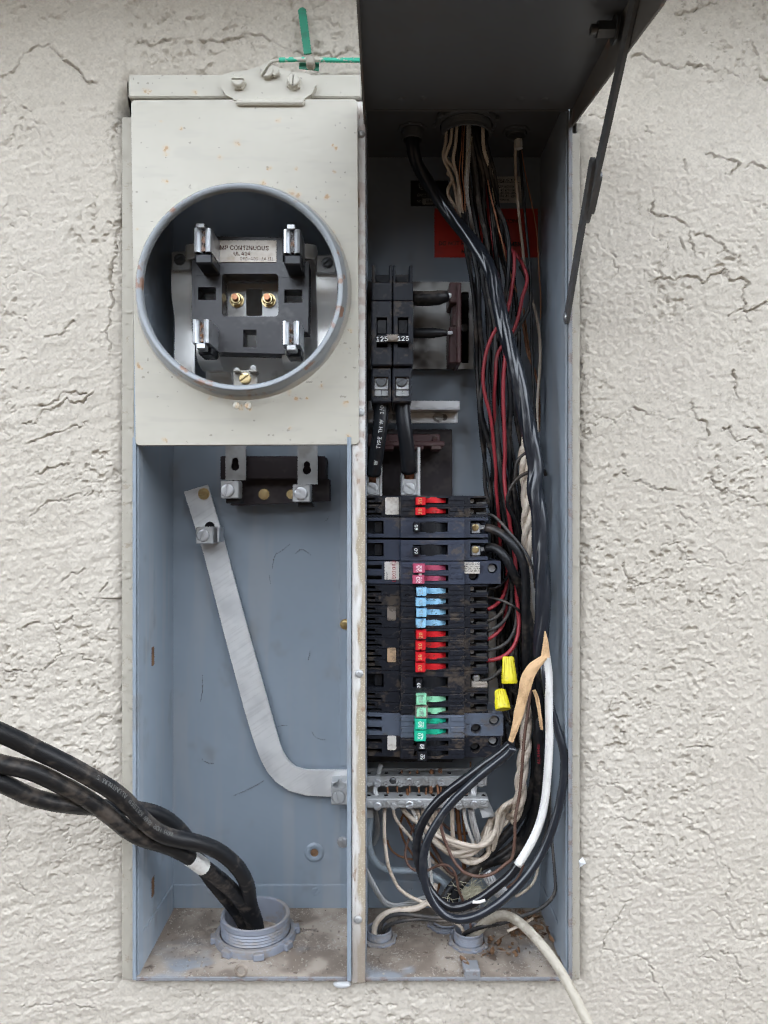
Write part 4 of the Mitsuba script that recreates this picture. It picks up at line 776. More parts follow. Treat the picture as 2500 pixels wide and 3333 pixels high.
MB = thing('main_breaker', 'black two-pole main breaker marked 125 at the upper left of the breaker compartment', 'circuit breaker')
yf = 0.018
body = cat([pbox('C', 132, 372, 277, 506, yf + 0.010, 0.095, 0.0008), pbox('C', 284, 372, 430, 506, yf + 0.010, 0.095, 0.0008)])
part(MB, 'upper_body', body, 'black_plastic')
for k, (x0, x1, s0, s1) in enumerate(((130, 277, 168, 244), (285, 432, 320, 396))):
    b = pbox('C', x0, 505, x1, 972, yf, 0.095, 0.0010)
    b = b - pbox('C', s0, 622, s1, 842, yf - 0.001, yf + 0.012, 0) - pbox('C', x0 + 34, 500, x0 + 36, 975, yf - 0.001, yf + 0.0006, 0) - pbox('C', x1 - 36, 500, x1 - 34, 975, yf - 0.001, yf + 0.0006, 0)
    part(MB, 'pole', b, 'black_plastic')
    part(MB, 'slot_wall', pbox('C', s0 + 3, 640, s1 - 3, 745, yf + 0.004, yf + 0.012, 0.0005), 'clean_black')
    h = part(MB, 'handle', pbox('C', s0 + 1, 745, s1 + 1, 806, yf - 0.0075, yf + 0.010, 0.0010), 'clean_black', 'toggle handle marked 125')
    part(h, 'lettering', text('125', wid('C', 34, yf - 0.0075), at('C', (s0 + s1) / 2 + 1, 782 - 3 * k, yf - 0.0077), rot=1.5), 'print_white')
    part(MB, 'lettering', text('OFF', wid('C', 22, yf), at('C', (s0 + s1) / 2, 714, yf + 0.0038)), 'black_plastic')
    lx0, lx1 = ((132, 272), (280, 420))[k]
    lb = pbox('C', lx0, 986, lx1, 1238, yf + 0.004, 0.090, 0.0010)
    w0, w1 = ((150, 253), (302, 403))[k]
    lb = lb - pbox('C', w0, 1046, w1, 1196, yf, yf + 0.013, 0)
    part(MB, 'lug_housing', lb, 'black_plastic')
    cx, an = ((201, 88), (348, 32))[k]
    g = part(MB, 'lug', cat([bore(pbox('C', w0 + 2, 1048, w1 - 2, 1146, yf + 0.0075, yf + 0.016, 0.0004), 'C', cx, 1087, 38, yf + 0.0075), pbox('C', w0 + 2, 1148, (w0 + w1) / 2 - 1, 1195, yf + 0.009, yf + 0.016, 0.0004), pbox('C', (w0 + w1) / 2 + 1, 1148, w1 - 2, 1195, yf + 0.009, yf + 0.016, 0.0004)]), 'dull_zinc')
    part(g, 'screw', pscrew('C', cx, 1087, 38, yf + 0.0075, an, 'slot', 0.35), 'dark_steel', smooth=30)
for x0, x1 in ((133, 158), (257, 280), (284, 304), (402, 426)):
    part(MB, 'prong', pbox('C', x0, 248, x1, 380, yf + 0.016, 0.085, 0.0008), 'black_plastic')
part(MB, 'prong_web', cat([pbox('C', 150, 318, 270, 378, 0.060, 0.09, 0.0005), pbox('C', 290, 318, 410, 378, 0.060, 0.09, 0.0005)]), 'black_plastic')
part(MB, 'handle_tie', m3.Manifold.cylinder(wid('C', 90, yf), 0.0030, 0.0030, 16).rotate([0, 90, 0]).translate(list(at('C', 238, 776, yf - 0.0035))), 'floor_dust', 'dusty tie bar between the two handles', smooth=30)

JC = 'jumper cables from the main breaker'
p = spline(pts(('C', [(425, 488, 0.062), (500, 490, 0.062), (580, 488, 0.062), (650, 478, 0.063), (672, 474, 0.064)])))
single('jumper_cable', 'upper thick black jumper cable from the main breaker to the brown bracket', 'power cable', sweep(p, np.interp(np.linspace(0, 1, len(p)), [0, 0.75, 1], [1, 1, 0.75]) * wid('C', 53, 0.062), 16, wob=0.06), 'wire_black', JC, smooth=True)
p = spline(pts(('C', [(425, 738, 0.060), (500, 740, 0.060), (600, 738, 0.061), (675, 738, 0.062)])))
single('jumper_cable', 'lower thinner black jumper cable from the main breaker to the brown bracket', 'power cable', sweep(p, np.interp(np.linspace(0, 1, len(p)), [0, 0.6, 1], [1, 1, 0.6]) * wid('C', 37, 0.060), 14, wob=0.06), 'wire_black', JC, smooth=True)
for k, (x0, x1, y) in enumerate(((660, 705, 470), (668, 712, 737))):
    key = 'jumper_cable' + ('', '_001')[k]
    part(key, 'strand_end', strands(spline(pts(('C', [(x0, y + 2, 0.063), (x1, y, 0.063)])), 0.001), wid('C', 20 - 6 * k, 0.063)), 'zinc', 'bare strands at the end')
MC = 'main cables below the main breaker'
pL = spline(pts(('C', [(198, 1215, 0.036), (200, 1290, 0.036), (192, 1420, 0.036), (175, 1560, 0.038), (155, 1680, 0.042), (146, 1752, 0.047)])))
mk = single('main_cable', 'thick black main cable with white lettering running down its length', 'power cable', sweep(pL, wid('C', 53, 0.036), 18), 'clean_black', MC, smooth=True)
part(mk, 'lettering', text_along('W    TYPE THW  1/0', pL[::-1], 0.010, wid('C', 27, 0.03), (0.12, -1, 0), wid('C', 53, 0.036)), 'print_white', 'white printed lettering')
part(mk, 'strand_end', strands(spline(pts(('C', [(147, 1745, 0.047), (143, 1800, 0.054)])), 0.001), wid('C', 36, 0.05), 7, 90, 5), 'copper', 'copper strand ends')
pR = spline(pts(('C', [(350, 1215, 0.036), (356, 1300, 0.036), (372, 1450, 0.036), (388, 1580, 0.039), (397, 1690, 0.043), (400, 1735, 0.046)])))
mk = single('main_cable', 'thick plain black main cable to the right of the lettered one', 'power cable', sweep(pR, wid('C', 54, 0.036), 18), 'clean_black', MC, smooth=True)
part(mk, 'strand_end', strands(spline(pts(('C', [(400, 1728, 0.047), (403, 1785, 0.053)])), 0.001), wid('C', 38, 0.05), 7, 90, 5), 'copper', 'copper strand ends')

# ---------------------------------------------------------------- branch breakers
YF = 0.030
def bprofile(z0, z1, ext=0.0):
    X = lambda u: at('S', u, 0, YF)[0]
    P = [(X(1176), 0.095), (X(1176), 0.043), (X(1200), 0.038), (X(1300), 0.0355), (X(1305), YF), (X(1511), YF), (X(1514), 0.0355), (X(1592 + ext), 0.0365 if not ext else 0.0345), (X(1592 + ext), 0.070 if ext else 0.095)]
    if ext: P += [(X(1592), 0.075), (X(1592), 0.095)]
    return zprism(P, z0, z1)
def zS(v, d=YF): return at('S', 0, v, d)[2]
def xS(u, d=YF): return at('S', u, 0, d)[0]
def bx_(u0, u1, v0, v1, y0, y1, b=0.0): return cbox(xS(u0), xS(u1), y0, y1, zS(v1), zS(v0), b)
def I2(y): return 1600 + y / 3.318
def J2(y): return 2080 + y / 3.318
def X2(x): return 1170 + x / 3.318
def handle(parent, hx0, hx1, v0, v1, col, txt, ink, out=0.0095, under=False, rim=False, rot=90, gap=True, tk=0.33):
    """block handle that stands out of its slot; the rocker is the curved tail to the right of it."""
    yh = YF - out
    fu = lambda u: (CD + yh) / (CD + YF)
    x0, x1 = at('S', hx0, 0, yh)[0], at('S', hx1 - 4, 0, yh)[0]; z0, z1 = at('S', 0, v1, yh)[2], at('S', 0, v0 + 3, yh)[2]
    xe = x1 + 0.0012
    hull = m3.Manifold.hull_points(np.array([[a, b, c] for a, b in ((x0 + 0.0006, yh), (x1 - 0.0004, yh), (x0, yh + 0.0012), (x1, yh + 0.0012), (x0 + 0.0005, YF + 0.006), (xe, YF + 0.006)) for c in (z0 + 0.0004, z1 - 0.0004)] + [[a, b, c] for a, b in ((x0 + 0.001, yh + 0.0006), (x1 - 0.001, yh + 0.0006), (x0 + 0.001, YF + 0.005), (x1, YF + 0.005)) for c in (z0, z1)]))
    if gap: hull = hull - cbox((x0 + x1) / 2 - 0.0004, (x0 + x1) / 2 + 0.0004, yh - 0.001, yh + 0.003, z0 - 0.001, z0 + 0.0012, 0)
    h = part(parent, 'handle', hull, col, smooth=40)
    q = np.array([(x0 + x1) / 2 - 0.0003, yh - 0.0002, (z0 + z1) / 2])
    hh = (x1 - x0) * tk
    part(h, 'lettering', text(txt, hh, q, rot=rot, depth=0.00025), ink)
    if under: part(h, 'underline', cbox(q[0] + hh * 0.72, q[0] + hh * 0.84, q[1] - 0.00005, q[1] + 0.0003, q[2] - hh * 0.75, q[2] + hh * 0.75, 0), ink)
    if rim:
        r = 0.0006
        part(h, 'cap', cat([cbox(x0 - r, x1 + r, yh - 0.0004, yh + 0.004, z - r, z + r, 0.0002) for z in (z0, z1)] + [cbox(x - r, x + r, yh - 0.0004, yh + 0.004, z0, z1, 0.0002) for x in (x0, x1)]), 'label_worn', 'grimy cap round the handle')
    return h, (z0 + z1) / 2
def rocker(parent, zc, half, col, x0=1386, x1=1453):
    X = [xS(x0 + (x1 - x0) * t) for t in np.linspace(0, 1, 9)]
    yy = [YF + 0.0012 - 0.0020 * math.sin(math.pi * min(1, t * 1.15)) + 0.0042 * t ** 3 for t in np.linspace(0, 1, 9)]
    P = list(zip(X, yy)) + [(X[-1], YF + 0.012), (X[0], YF + 0.012)]
    part(parent, 'rocker', zprism(P, zc - half, zc + half), col, smooth=30)
def terminal_screw(parent, u, v, r, y, a, m='zinc', kind='slot'):
    part(parent, 'screw', screw([xS(u), y, zS(v)], r, a, kind, 0.6), m, smooth=30)
PIT = [4, 2]
def twin(label, v0, v1, vm, hs, col, ink, txt, plastic='black_plastic', under=False, rims=(0, 0), sticker=None, group='twin breakers in the breaker stack', seed=0, out=0.0095, gap=True):
    B = thing('twin_breaker', label, 'circuit breaker', group)
    rr = np.random.default_rng(seed)
    for k, (a, b) in enumerate(((v0, vm - 0.6), (vm + 0.6, v1))):
        m = bprofile(zS(b), zS(a)); hgt = b - a
        m = m - bx_(X2(600), X2(962), a + 0.22 * hgt, a + 0.80 * hgt, YF - 0.002, YF + 0.013) - bx_(X2(1205), 1600, a + 0.16 * hgt, a + 0.80 * hgt, 0.03, 0.048)
        m = m - bx_(1170, X2(205), a + 0.14 * hgt, a + 0.40 * hgt, 0.03, 0.052) - bx_(1170, X2(240), a + 0.62 * hgt, a + 0.86 * hgt, 0.03, 0.050) - bx_(1308, 1510, a + 0.885 * hgt, a + 0.915 * hgt, YF - 0.001, YF + 0.0008)
        part(B, 'body', m, plastic)
        part(B, 'on_pad', bx_(X2(452), X2(598), a + 0.06 * hgt, a + 0.50 * hgt, YF - 0.0009, YF + 0.001, 0.0003), plastic)
        part(B, 'off_pad', bx_(X2(972), X2(1128), a + 0.06 * hgt, a + 0.50 * hgt, YF - 0.0009, YF + 0.001, 0.0003), plastic)
        part(B, 'lettering', text('ON', 0.0022, [xS(X2(525)), YF - 0.0010, zS(a + 0.28 * hgt)], rot=180), plastic); part(B, 'lettering', text('OFF', 0.0022, [xS(X2(1050)), YF - 0.0010, zS(a + 0.28 * hgt)], rot=180), plastic)
        part(B, 'clip', cat([bx_(X2(165), X2(212), a + 0.10 * hgt, a + 0.62 * hgt, 0.037, 0.052, 0.0005), bx_(X2(118), X2(240), a + 0.78 * hgt, a + 0.92 * hgt, 0.0395, 0.052, 0.0004)]), 'clean_black')
        part(B, 'terminal_bar', bx_(X2(1275), X2(1396), a + 0.55 * hgt, a + 0.82 * hgt, 0.041, 0.049, 0.0004), 'dark_steel')
        terminal_screw(B, X2(1238), a + 0.50 * hgt, 0.0019, 0.0462, float(rr.uniform(20, 90)), ('zinc', 'dull_zinc')[k])
        y0, y1 = hs[k][2:]
        h, zc = handle(B, hs[k][0], hs[k][1], y0, y1, col, txt, ink, under=under, rim=rims[k], out=out, gap=gap)
        rocker(B, zS((y0 + y1) / 2 - 2), 0.48 * (zS(a + 0.22 * hgt) - zS(a + 0.80 * hgt)), col, x0=hs[k][1] - 3)
    if sticker:
        u0, u1, s0, s1, m = sticker
        part(B, 'sticker', rot_to_front(m3.Manifold.extrude(m3.CrossSection([np.array(rrect(xS(u0), zS(s1), xS(u1), zS(s0), 0.0012))], m3.FillRule.NonZero), 0.0006)).translate([0, 0.0357, 0]), m, 'rounded worn paper sticker')
    return B
def H_(s, *q): f = I2 if s == 'I' else J2; return (X2(q[0]), X2(q[1]), f(q[2]), f(q[3]))
def single_pole(label, v0, v1, hx, txt, hrange, lug='brass', group=None, a=0, ink='print_white'):
    B = thing('single_breaker', label, 'circuit breaker', group)
    hgt = v1 - v0
    m = bprofile(zS(v1), zS(v0)) - bx_(X2(578), X2(956), v0 + 0.24 * hgt, v0 + 0.72 * hgt, YF - 0.002, YF + 0.013)
    m = m - bx_(1170, X2(262), v0 + 0.16 * hgt, v0 + 0.82 * hgt, 0.03, 0.056) - bx_(X2(1206), 1600, v0 + 0.15 * hgt, v0 + 0.84 * hgt, 0.03, 0.058)
    for f in (0.20, 0.80): m = m - bx_(1306, 1510, v0 + (f - 0.01) * hgt, v0 + (f + 0.01) * hgt, YF - 0.001, YF + 0.0006)
    part(B, 'body', m, 'slate_plastic' if lug == 'brass' else 'black_plastic')
    part(B, 'clip', bx_(X2(160), X2(248), v0 + 0.18 * hgt, v0 + 0.80 * hgt, 0.041, 0.058, 0.0006), 'clean_black')
    h0, h1 = hrange
    handle(B, hx[0], hx[1], h0, h1, 'clean_black', txt, ink, out=0.0085, gap=False, tk=0.5)
    rocker(B, zS((v0 + v1) / 2 - 1), 0.00475, 'clean_black', x0=hx[1])
    part(B, 'lettering', text('ON', 0.0026, [xS(X2(770)), YF + 0.0000, zS((v0 + v1) / 2 - 2)], rot=90), 'clean_black')
    if lug == 'brass':
        l = bore(pbox('I', 1208, 338 + a, 1306, 452 + a, 0.0415, 0.052, 0.0008), 'I', 1252, 388 + a, 36, 0.0415)
        g = part(B, 'lug', l, 'zinc', 'bright terminal lug')
        part(g, 'screw', pscrew('I', 1252, 388 + a, 36, 0.0415, 88 if a == 0 else 30, 'slot', 0.4), 'brass', 'brass terminal screw', smooth=30)
        part(B, 'lettering', text('CU-AL', 0.0024, [xS(X2(1310)), 0.0364, zS(v0 + 0.92 * hgt)], rot=180), 'slate_plastic')
    else:
        part(B, 'screw', pscrew('J', 1262, 415, 44, 0.044, 65, 'rivet', 1.0), 'zinc', 'bright domed terminal screw', smooth=30)
        part(B, 'terminal_ledge', bx_(X2(1222), X2(1400), v0 + 0.60 * hgt, v0 + 0.86 * hgt, 0.038, 0.055, 0.0008), 'floor_dust')
    return B
twin('topmost twin breaker with two bright red handles marked 20 in gold', I2(45), I2(271), I2(157), [H_('I', 605, 728, 50, 146), H_('I', 602, 727, 160, 258)], 'red_handle', 'print_gold', '20', sticker=(X2(278), X2(428), I2(60), I2(248), 'label_white'), seed=1)
single_pole('upper of the two single breakers with black handles marked 60', I2(280), I2(497), (X2(582), X2(668)), '60', (I2(328), I2(437)), group='single breakers marked 60')
single_pole('lower of the two single breakers with black handles marked 60', I2(524), I2(746), (X2(577), X2(662)), '60', (I2(584), I2(692)), group='single breakers marked 60', a=242)
def quad(label, v0, v1, vm, hs, col, plastic, holes, xr, stick=False, txt='20', ink='print_white', frm='I', under=True, tie=True):
    B = thing('double_breaker', label, 'circuit breaker')
    f = I2 if frm == 'I' else J2
    ext = X2(xr) - 1592
    m = bprofile(zS(v1), zS(v0), ext); hgt = v1 - v0
    for t in (0.27, 0.74): m = m - bx_(1170, X2(242), v0 + (t - 0.10) * hgt, v0 + (t + 0.09) * hgt, 0.03, 0.055) - bx_(X2(580), X2(962), v0 + (t - 0.13) * hgt, v0 + (t + 0.13) * hgt, YF - 0.002, YF + 0.013)
    for x, y, r in holes:
        q = at('I' if frm == 'I' else 'J', x, y, 0.035); m = m - m3.Manifold.cylinder(0.02, r, r, 32).rotate([90, 0, 0]).translate([q[0], 0.048, q[2]])
    m = m - bx_(1306, 1700, vm - 0.4, vm + 0.4, YF - 0.001, YF + 0.0062)
    part(B, 'body', m, plastic)
    for t in (0.06, 0.54):
        part(B, 'on_pad', bx_(X2(455), X2(592), v0 + t * hgt, v0 + (t + 0.22) * hgt, YF - 0.0009, YF + 0.001, 0.0003), plastic)
        part(B, 'off_pad', bx_(X2(985), X2(1128), v0 + t * hgt, v0 + (t + 0.22) * hgt, YF - 0.0009, YF + 0.001, 0.0003), plastic)
    for i, (x, y, r) in enumerate(holes):
        q = at('I' if frm == 'I' else 'J', x, y, 0.035)
        part(B, 'screw', screw([q[0], 0.0445 if i else 0.041, q[2]], r * 0.74, (-15, 60)[i], 'slot', 0.5), ('dull_zinc', 'dark_steel')[i], smooth=30)
    for k in range(2):
        h, zc = handle(B, hs[k][0], hs[k][1], hs[k][2], hs[k][3], col, txt, ink, under=under, out=0.0115 if tie else 0.0095, gap=not tie)
        rocker(B, zS(v0 + (0.27, 0.74)[k] * hgt), 0.0021, col, x0=hs[k][1] - 3)
    if tie:
        z = (zS(hs[0][3]) + zS(hs[1][2])) / 2
        part(B, 'handle_tie', m3.Manifold.cylinder(0.006, 0.0014, 0.0014, 14).translate([at('S', (hs[0][0] + hs[0][1]) / 2 + 2, 0, YF - 0.007)[0], YF - 0.0075, z - 0.003]), 'label_white', 'pale pin tying the two handles', smooth=30)
    return B
QD = quad('slate breaker with two dusky pink handles marked 20 tied together', I2(756), I2(1002), I2(880), [H_('I', 578, 722, 775, 880), H_('I', 571, 714, 897, 1000)], 'mauve_handle', 'slate_plastic', [(1438, 832, 0.0044), (1236, 912, 0.0042)], 1535)
st = part(QD, 'sticker', pbox('I', 272, 758, 428, 950, 0.0350, 0.0362, 0.0001), 'label_white', 'white sticker with red digits')
part(st, 'lettering', text('0801080', 0.0030, at('I', 372, 862, 0.0349), rot=90), 'ink_red'); part(st, 'lettering', text('LISTED', 0.0012, at('I', 298, 905, 0.0349), rot=90), 'ink_black')
st = part(QD, 'sticker', pbox('I', 1135, 766, 1300, 886, 0.0343, 0.0362, 0.0001), 'label_white', 'white sticker printed upside down')
part(st, 'lettering', cat([text(s, 0.0011, at('I', 1222, y, 0.0342), rot=180) for s, y in (('MADE IN CHINA', 783), ('60 LB-IN CU/AL TORQUE', 808), ('CLASS CTL 60/75 WIRE', 832), ('120/240 VAC 10 KA', 858))]), 'ink_black')
BL = 'twin breakers with pale blue handles'
twin('upper twin breaker with pale blue handles, just under the pink handled breaker', I2(1012), I2(1242), I2(1127), [H_('I', 612, 738, 1030, 1130), H_('I', 608, 733, 1142, 1242)], 'blue_handle', 'print_grey', '15', group=BL, seed=2)
twin('lower twin breaker with pale blue handles, worn dark sticker on its left', I2(1247), I2(1474), I2(1360), [H_('I', 612, 738, 1258, 1357), H_('I', 608, 730, 1372, 1475)], 'blue_handle', 'print_grey', '15', group=BL, seed=3, sticker=(X2(300), X2(395), I2(1250), I2(1402), 'label_worn'))
twin('middle twin breaker with red handles, just under the pale blue ones', I2(1480), J2(112), I2(1594), [H_('I', 610, 733, 1495, 1598), H_('J', 605, 728, 20, 124)], 'red_handle', 'print_gold', '20', seed=4)
twin('lowest twin breaker with red handles, tan sticker on its left', J2(117), J2(352), J2(234), [H_('J', 604, 726, 138, 245), H_('J', 602, 725, 250, 362)], 'red_handle', 'print_gold', '20', seed=5, sticker=(X2(300), X2(397), J2(107), J2(262), 'label_tan'))
single_pole('single breaker with a black handle marked 20 under the red handles', J2(357), J2(585), (X2(608), X2(690)), '20', (J2(440), J2(551)), lug='zinc')
twin('twin breaker with pale mint green handles marked 30', J2(590), J2(815), J2(702), [H_('J', 611, 735, 600, 712), H_('J', 610, 742, 722, 846)], 'mint_handle', 'print_grey', '30', rims=(0, 1), seed=6)
quad('grey breaker with two emerald green handles marked 30 tied together', J2(820), J2(1064), J2(942), [H_('J', 596, 738, 860, 980), H_('J', 591, 733, 983, 1108)], 'green_handle', 'grey_plastic', [(1460, 885, 0.0046), (1262, 975, 0.0046)], 1562, txt='30', frm='J')
QB = quad('lowest breaker of the stack with black handles marked 50', J2(1068), J2(1295), J2(1180), [H_('J', 622, 738, 1112, 1198), H_('J', 626, 742, 1212, 1325)], 'clean_black', 'black_plastic', [(1448, 1110, 0.0044), (1252, 1180, 0.0044)], 1535, txt='50', frm='J', tie=False)
part(QB, 'sticker', rot_to_front(m3.Manifold.extrude(m3.CrossSection([np.array(rrect(xS(X2(303)), zS(J2(1220)), xS(X2(398)), zS(J2(1065)), 0.0012))], m3.FillRule.NonZero), 0.0006)).translate([0, 0.0357, 0]), 'label_white', 'rounded white sticker')
# row 10 sticker-less; lint caught between the handles
lint = []
for k in range(110):
    b = [(1300, 1312, 1960, 2420), (1500, 1516, 1900, 2400), (1345, 1390, 2240, 2480)][k % 3]
    c0 = np.array([xS(rng.uniform(b[0], b[1])), YF - 0.0006, zS(rng.uniform(b[2], b[3]))])
    q = [c0 + rng.normal(0, 0.0011, 3) * [1, 0.5, 1] * j for j in range(4)]
    lint.append(sweep(spline(q, 0.0007), 0.0001, 4, cap=False))
kl = single('dust_lint', 'brown dust and lint caught in the gaps of the breaker stack', 'lint', cat(lint), 'lint'); labels[kl]['kind'] = 'stuff'

# ---------------------------------------------------------------- neutral terminal bars
NB = thing('neutral_terminal_bar', 'twin grey metal terminal bars with two rows of slotted screws under the breakers', 'terminal bar')
d1, d2 = 0.060, 0.045
r1 = [pbox('K', -40, 290, 1382, 397, d1, d1 + 0.016, 0.0010)]
r2 = [pbox('K', -40, 533, 1397, 636, d2, d2 + 0.017, 0.0010)]
cr = [tm(x) for x in r1 + r2]
S1 = [(105, 370, 30, 60), (195, 358, 44, -35), (290, 370, 32, 45), (362, 335, 40, 0), (442, 370, 34, 40), (538, 345, 42, 45), (632, 370, 34, 50), (710, 335, 36, 120), (787, 375, 36, 55), (880, 350, 42, -15), (968, 365, 30, 90), (1040, 335, 34, 20), (1240, 378, 28, 10), (1313, 368, 36, 0)]
S2 = [(103, 585, 33, 85), (195, 608, 46, 25), (290, 582, 37, 90), (370, 612, 37, -45), (447, 580, 37, 0), (540, 595, 46, 20), (642, 580, 37, 0), (722, 612, 37, 95), (798, 575, 34, 60), (1075, 612, 37, 5), (1148, 575, 37, 15), (1240, 592, 46, -45), (1342, 578, 38, 15)]
for i, (rail, d) in enumerate(((r1[0], d1), (r2[0], d2))):
    k = part(NB, 'bar', rail, 'dull_zinc', ('upper', 'lower')[i] + ' bar of the pair')
    for j, (x, y, r, a) in enumerate((S1, S2)[i]):
        dk = (i == 0 and j == 3)
        part(k, 'screw', screw(at('K', x, y, d - 0.0005), wid('K', r * 0.93, d), a, 'pan' if dk else 'slot', 0.75 + 0.5 * ((j * 7) % 5) / 5), 'dark_steel' if dk else ('zinc' if r > 40 else 'dull_zinc'), 'dark cross-head screw' if dk else None, smooth=30)
    hol = []
    for x in [q[0] for q in (S1, S2)[i]]:
        q = at('K', x, 0, d + 0.008); zt = at('K', 0, (290, 533)[i], d)[2]
        hol.append(trimesh.creation.cylinder(0.0019, 0.0004, sections=18, transform=trimesh.transformations.translation_matrix([q[0], d + 0.0085, zt + 0.00005])))
    for hh in hol[::2]: part(k, 'wire_hole', hh, 'void_dark')
part(NB, 'end_tab', m3.Manifold.hull_points(np.array([at('K', x, y, d) for x, y, d in ((1295, 640, 0.058), (1400, 560, 0.066), (1465, 705, 0.058), (1330, 738, 0.056), (1465, 725, 0.058))] + [at('K', x, y, d + 0.002) for x, y, d in ((1295, 640, 0.058), (1400, 560, 0.066), (1465, 705, 0.058), (1330, 738, 0.056))])), 'dull_zinc')
part(NB, 'back_plate', pbox('K', -30, 205, 1300, 400, d1 + 0.018, d1 + 0.0195, 0.0005), 'dull_zinc')
# ---------------------------------------------------------------- wires of the breaker compartment, each drawn from its bends in the photograph at its own depth
def wire(label, m, w, spec, group=None, name='wire', sides=10, step=0.0028, **kw):
    """w: diameter in photograph pixels (of the full picture) at the wire's mean depth; spec: [(crop, [(x, y, depth), ...]), ...]"""
    q = [at(c, *p) for c, l in spec for p in l]
    p = spline(q, step); kn = np.arange(len(p)) * step; p = p + 0.0011 * np.sin(np.pi * np.linspace(0, 1, len(p)))[:, None] ** 0.5 * (np.stack([meshkit.fbm(np.stack([kn * 38 + 5 * j, kn * 0 + q[0][0] * 90, kn * 0 + len(q) + j], 1), 2, 3) for j in range(3)], 1) - 0.5) if len(q) > 3 else p; r = w / 2 * sc(float(np.mean([k[1] for k in q])))
    return single(name, label, 'wire', sweep(p, r, sides, **kw), m, group, smooth=True), p, r
# --- dark conductors hanging from the wide bushing in a bundle
DG = 'dark conductors of the vertical bundle'
spine = [('N', 800, 60, 0.042), ('N', 815, 260, 0.045), ('N', 850, 520, 0.058), ('N', 890, 800, 0.070), ('N', 935, 1100, 0.075), ('C', 960, 420, 0.076), ('C', 985, 700, 0.078), ('C', 1000, 1000, 0.079), ('C', 1010, 1300, 0.080), ('C', 1040, 1600, 0.082), ('C', 1075, 1900, 0.084), ('Q', 560, 800, 0.086), ('Q', 575, 1200, 0.088), ('Q', 590, 1700, 0.088), ('D', 1130, 1350, 0.090), ('D', 1150, 1650, 0.090), ('D', 1170, 1950, 0.090)]
B0 = np.array([at(*q) for q in spine])
fan = np.array([0.45, 0.7, 0.9, 1.0, 1.0, 1.0, 1.0, 1.0, 1.0, 1.0, 1.0, 0.9, 0.9, 0.9, 0.8, 0.8, 0.8])
DGL = 'dark insulated conductor in the vertical bundle that hangs from the wide bushing'
offs = [(-0.0150, -0.004), (-0.0125, 0.004), (-0.0098, -0.006), (-0.0070, 0.002), (-0.0045, -0.008), (-0.0015, 0.004), (0.0015, -0.006), (0.0040, 0.003), (0.0065, -0.004), (0.0090, 0.004), (0.0120, -0.003), (0.0155, 0.003), (0.0190, -0.002), (0.0225, 0.003)]
for k, (ox, oy) in enumerate(offs):
    r0 = np.random.default_rng(100 + k)
    jit = np.stack([r0.normal(0, 0.0016, len(B0)), r0.normal(0, 0.0018, len(B0)), 0 * B0[:, 0]], 1)
    q = B0 + fan[:, None] * (np.array([ox, oy, 0]) + jit)
    q = q[:len(q) - int(r0.integers(0, 3))]
    rr = (0.0016, 0.0019, 0.0022, 0.0017)[k % 4]
    single('wire', DGL, 'wire', sweep(spline(q, 0.004), rr, 8), ('wire_black', 'wire_grey', 'wire_black', 'wire_black', 'wire_black')[k % 5] if k % 5 else 'wire_black', DG, smooth=True)
# --- tan and copper wires on the left of the wide bushing
TGp = 'tan wires on the left side of the wide bushing'
for k, l in enumerate(([(640, 90, 0.04), (640, 260, 0.042), (622, 350, 0.046), (650, 430, 0.050), (700, 560, 0.056), (720, 660, 0.060), (745, 780, 0.066), (800, 880, 0.070), (880, 1000, 0.078)],
                       [(690, 90, 0.036), (668, 280, 0.038), (640, 360, 0.042), (690, 430, 0.048), (735, 560, 0.052), (738, 680, 0.060), (770, 800, 0.066), (830, 920, 0.072), (900, 1030, 0.08)],
                       [(730, 90, 0.034), (712, 290, 0.036), (700, 370, 0.040), (720, 470, 0.046), (745, 600, 0.052), (760, 720, 0.060), (800, 850, 0.068), (850, 960, 0.076)],
                       [(650, 480, 0.055), (690, 530, 0.055), (662, 590, 0.058), (655, 640, 0.060), (700, 720, 0.064), (770, 830, 0.070), (850, 940, 0.078)])):
    wire(('leftmost tan wire curving out of the wide bushing', 'second tan wire from the left under the wide bushing', 'rightmost of the tan wires under the wide bushing', 'tan wire bowing out left lower down, under the leftmost one')[k], 'wire_white', 10.5, [('N', l)], TGp)
for k, l in enumerate(([(770, 90, 0.036), (760, 300, 0.040), (745, 480, 0.048), (765, 640, 0.056), (775, 760, 0.062), (810, 880, 0.070), (840, 960, 0.076)], [(790, 90, 0.034), (775, 300, 0.038), (772, 500, 0.046), (790, 660, 0.056), (795, 780, 0.062), (830, 900, 0.07)])):
    wire(('left', 'right')[k] + ' thin bare copper wire beside the tan wires under the wide bushing', 'copper', 4.6, [('N', l)], 'bare copper wires under the wide bushing', sides=8)
single('wire', 'bare stranded aluminium conductor among the dark wires under the wide bushing', 'wire', strands(spline(pts(('N', [(820, 90, 0.036), (812, 400, 0.042), (800, 560, 0.050), (808, 700, 0.060), (850, 900, 0.072), (900, 1010, 0.08)])), 0.003), wid('N', 20, 0.05), 7, 260, 5), 'aluminium', smooth=True)
wire('frayed pale wire end hanging out of the wide bushing', 'straw', 3.2, [('N', [(846, 200, 0.032), (825, 290, 0.032), (806, 370, 0.033), (800, 450, 0.034), (790, 505, 0.034)])], sides=6)
wire('long white wire leaving the right side of the wide bushing', 'wire_white', 12, [('N', [(930, 100, 0.038), (945, 330, 0.044), (990, 460, 0.054), (1005, 600, 0.062), (1020, 720, 0.070), (1040, 800, 0.08)])])
wire('bare copper wire running diagonally over the red warning label', 'copper', 6.0, [('N', [(965, 520, 0.055), (985, 640, 0.056), (1015, 760, 0.058), (1048, 900, 0.060), (1080, 1020, 0.062), (1112, 1160, 0.066), (1150, 1290, 0.072), (1190, 1400, 0.08)])])
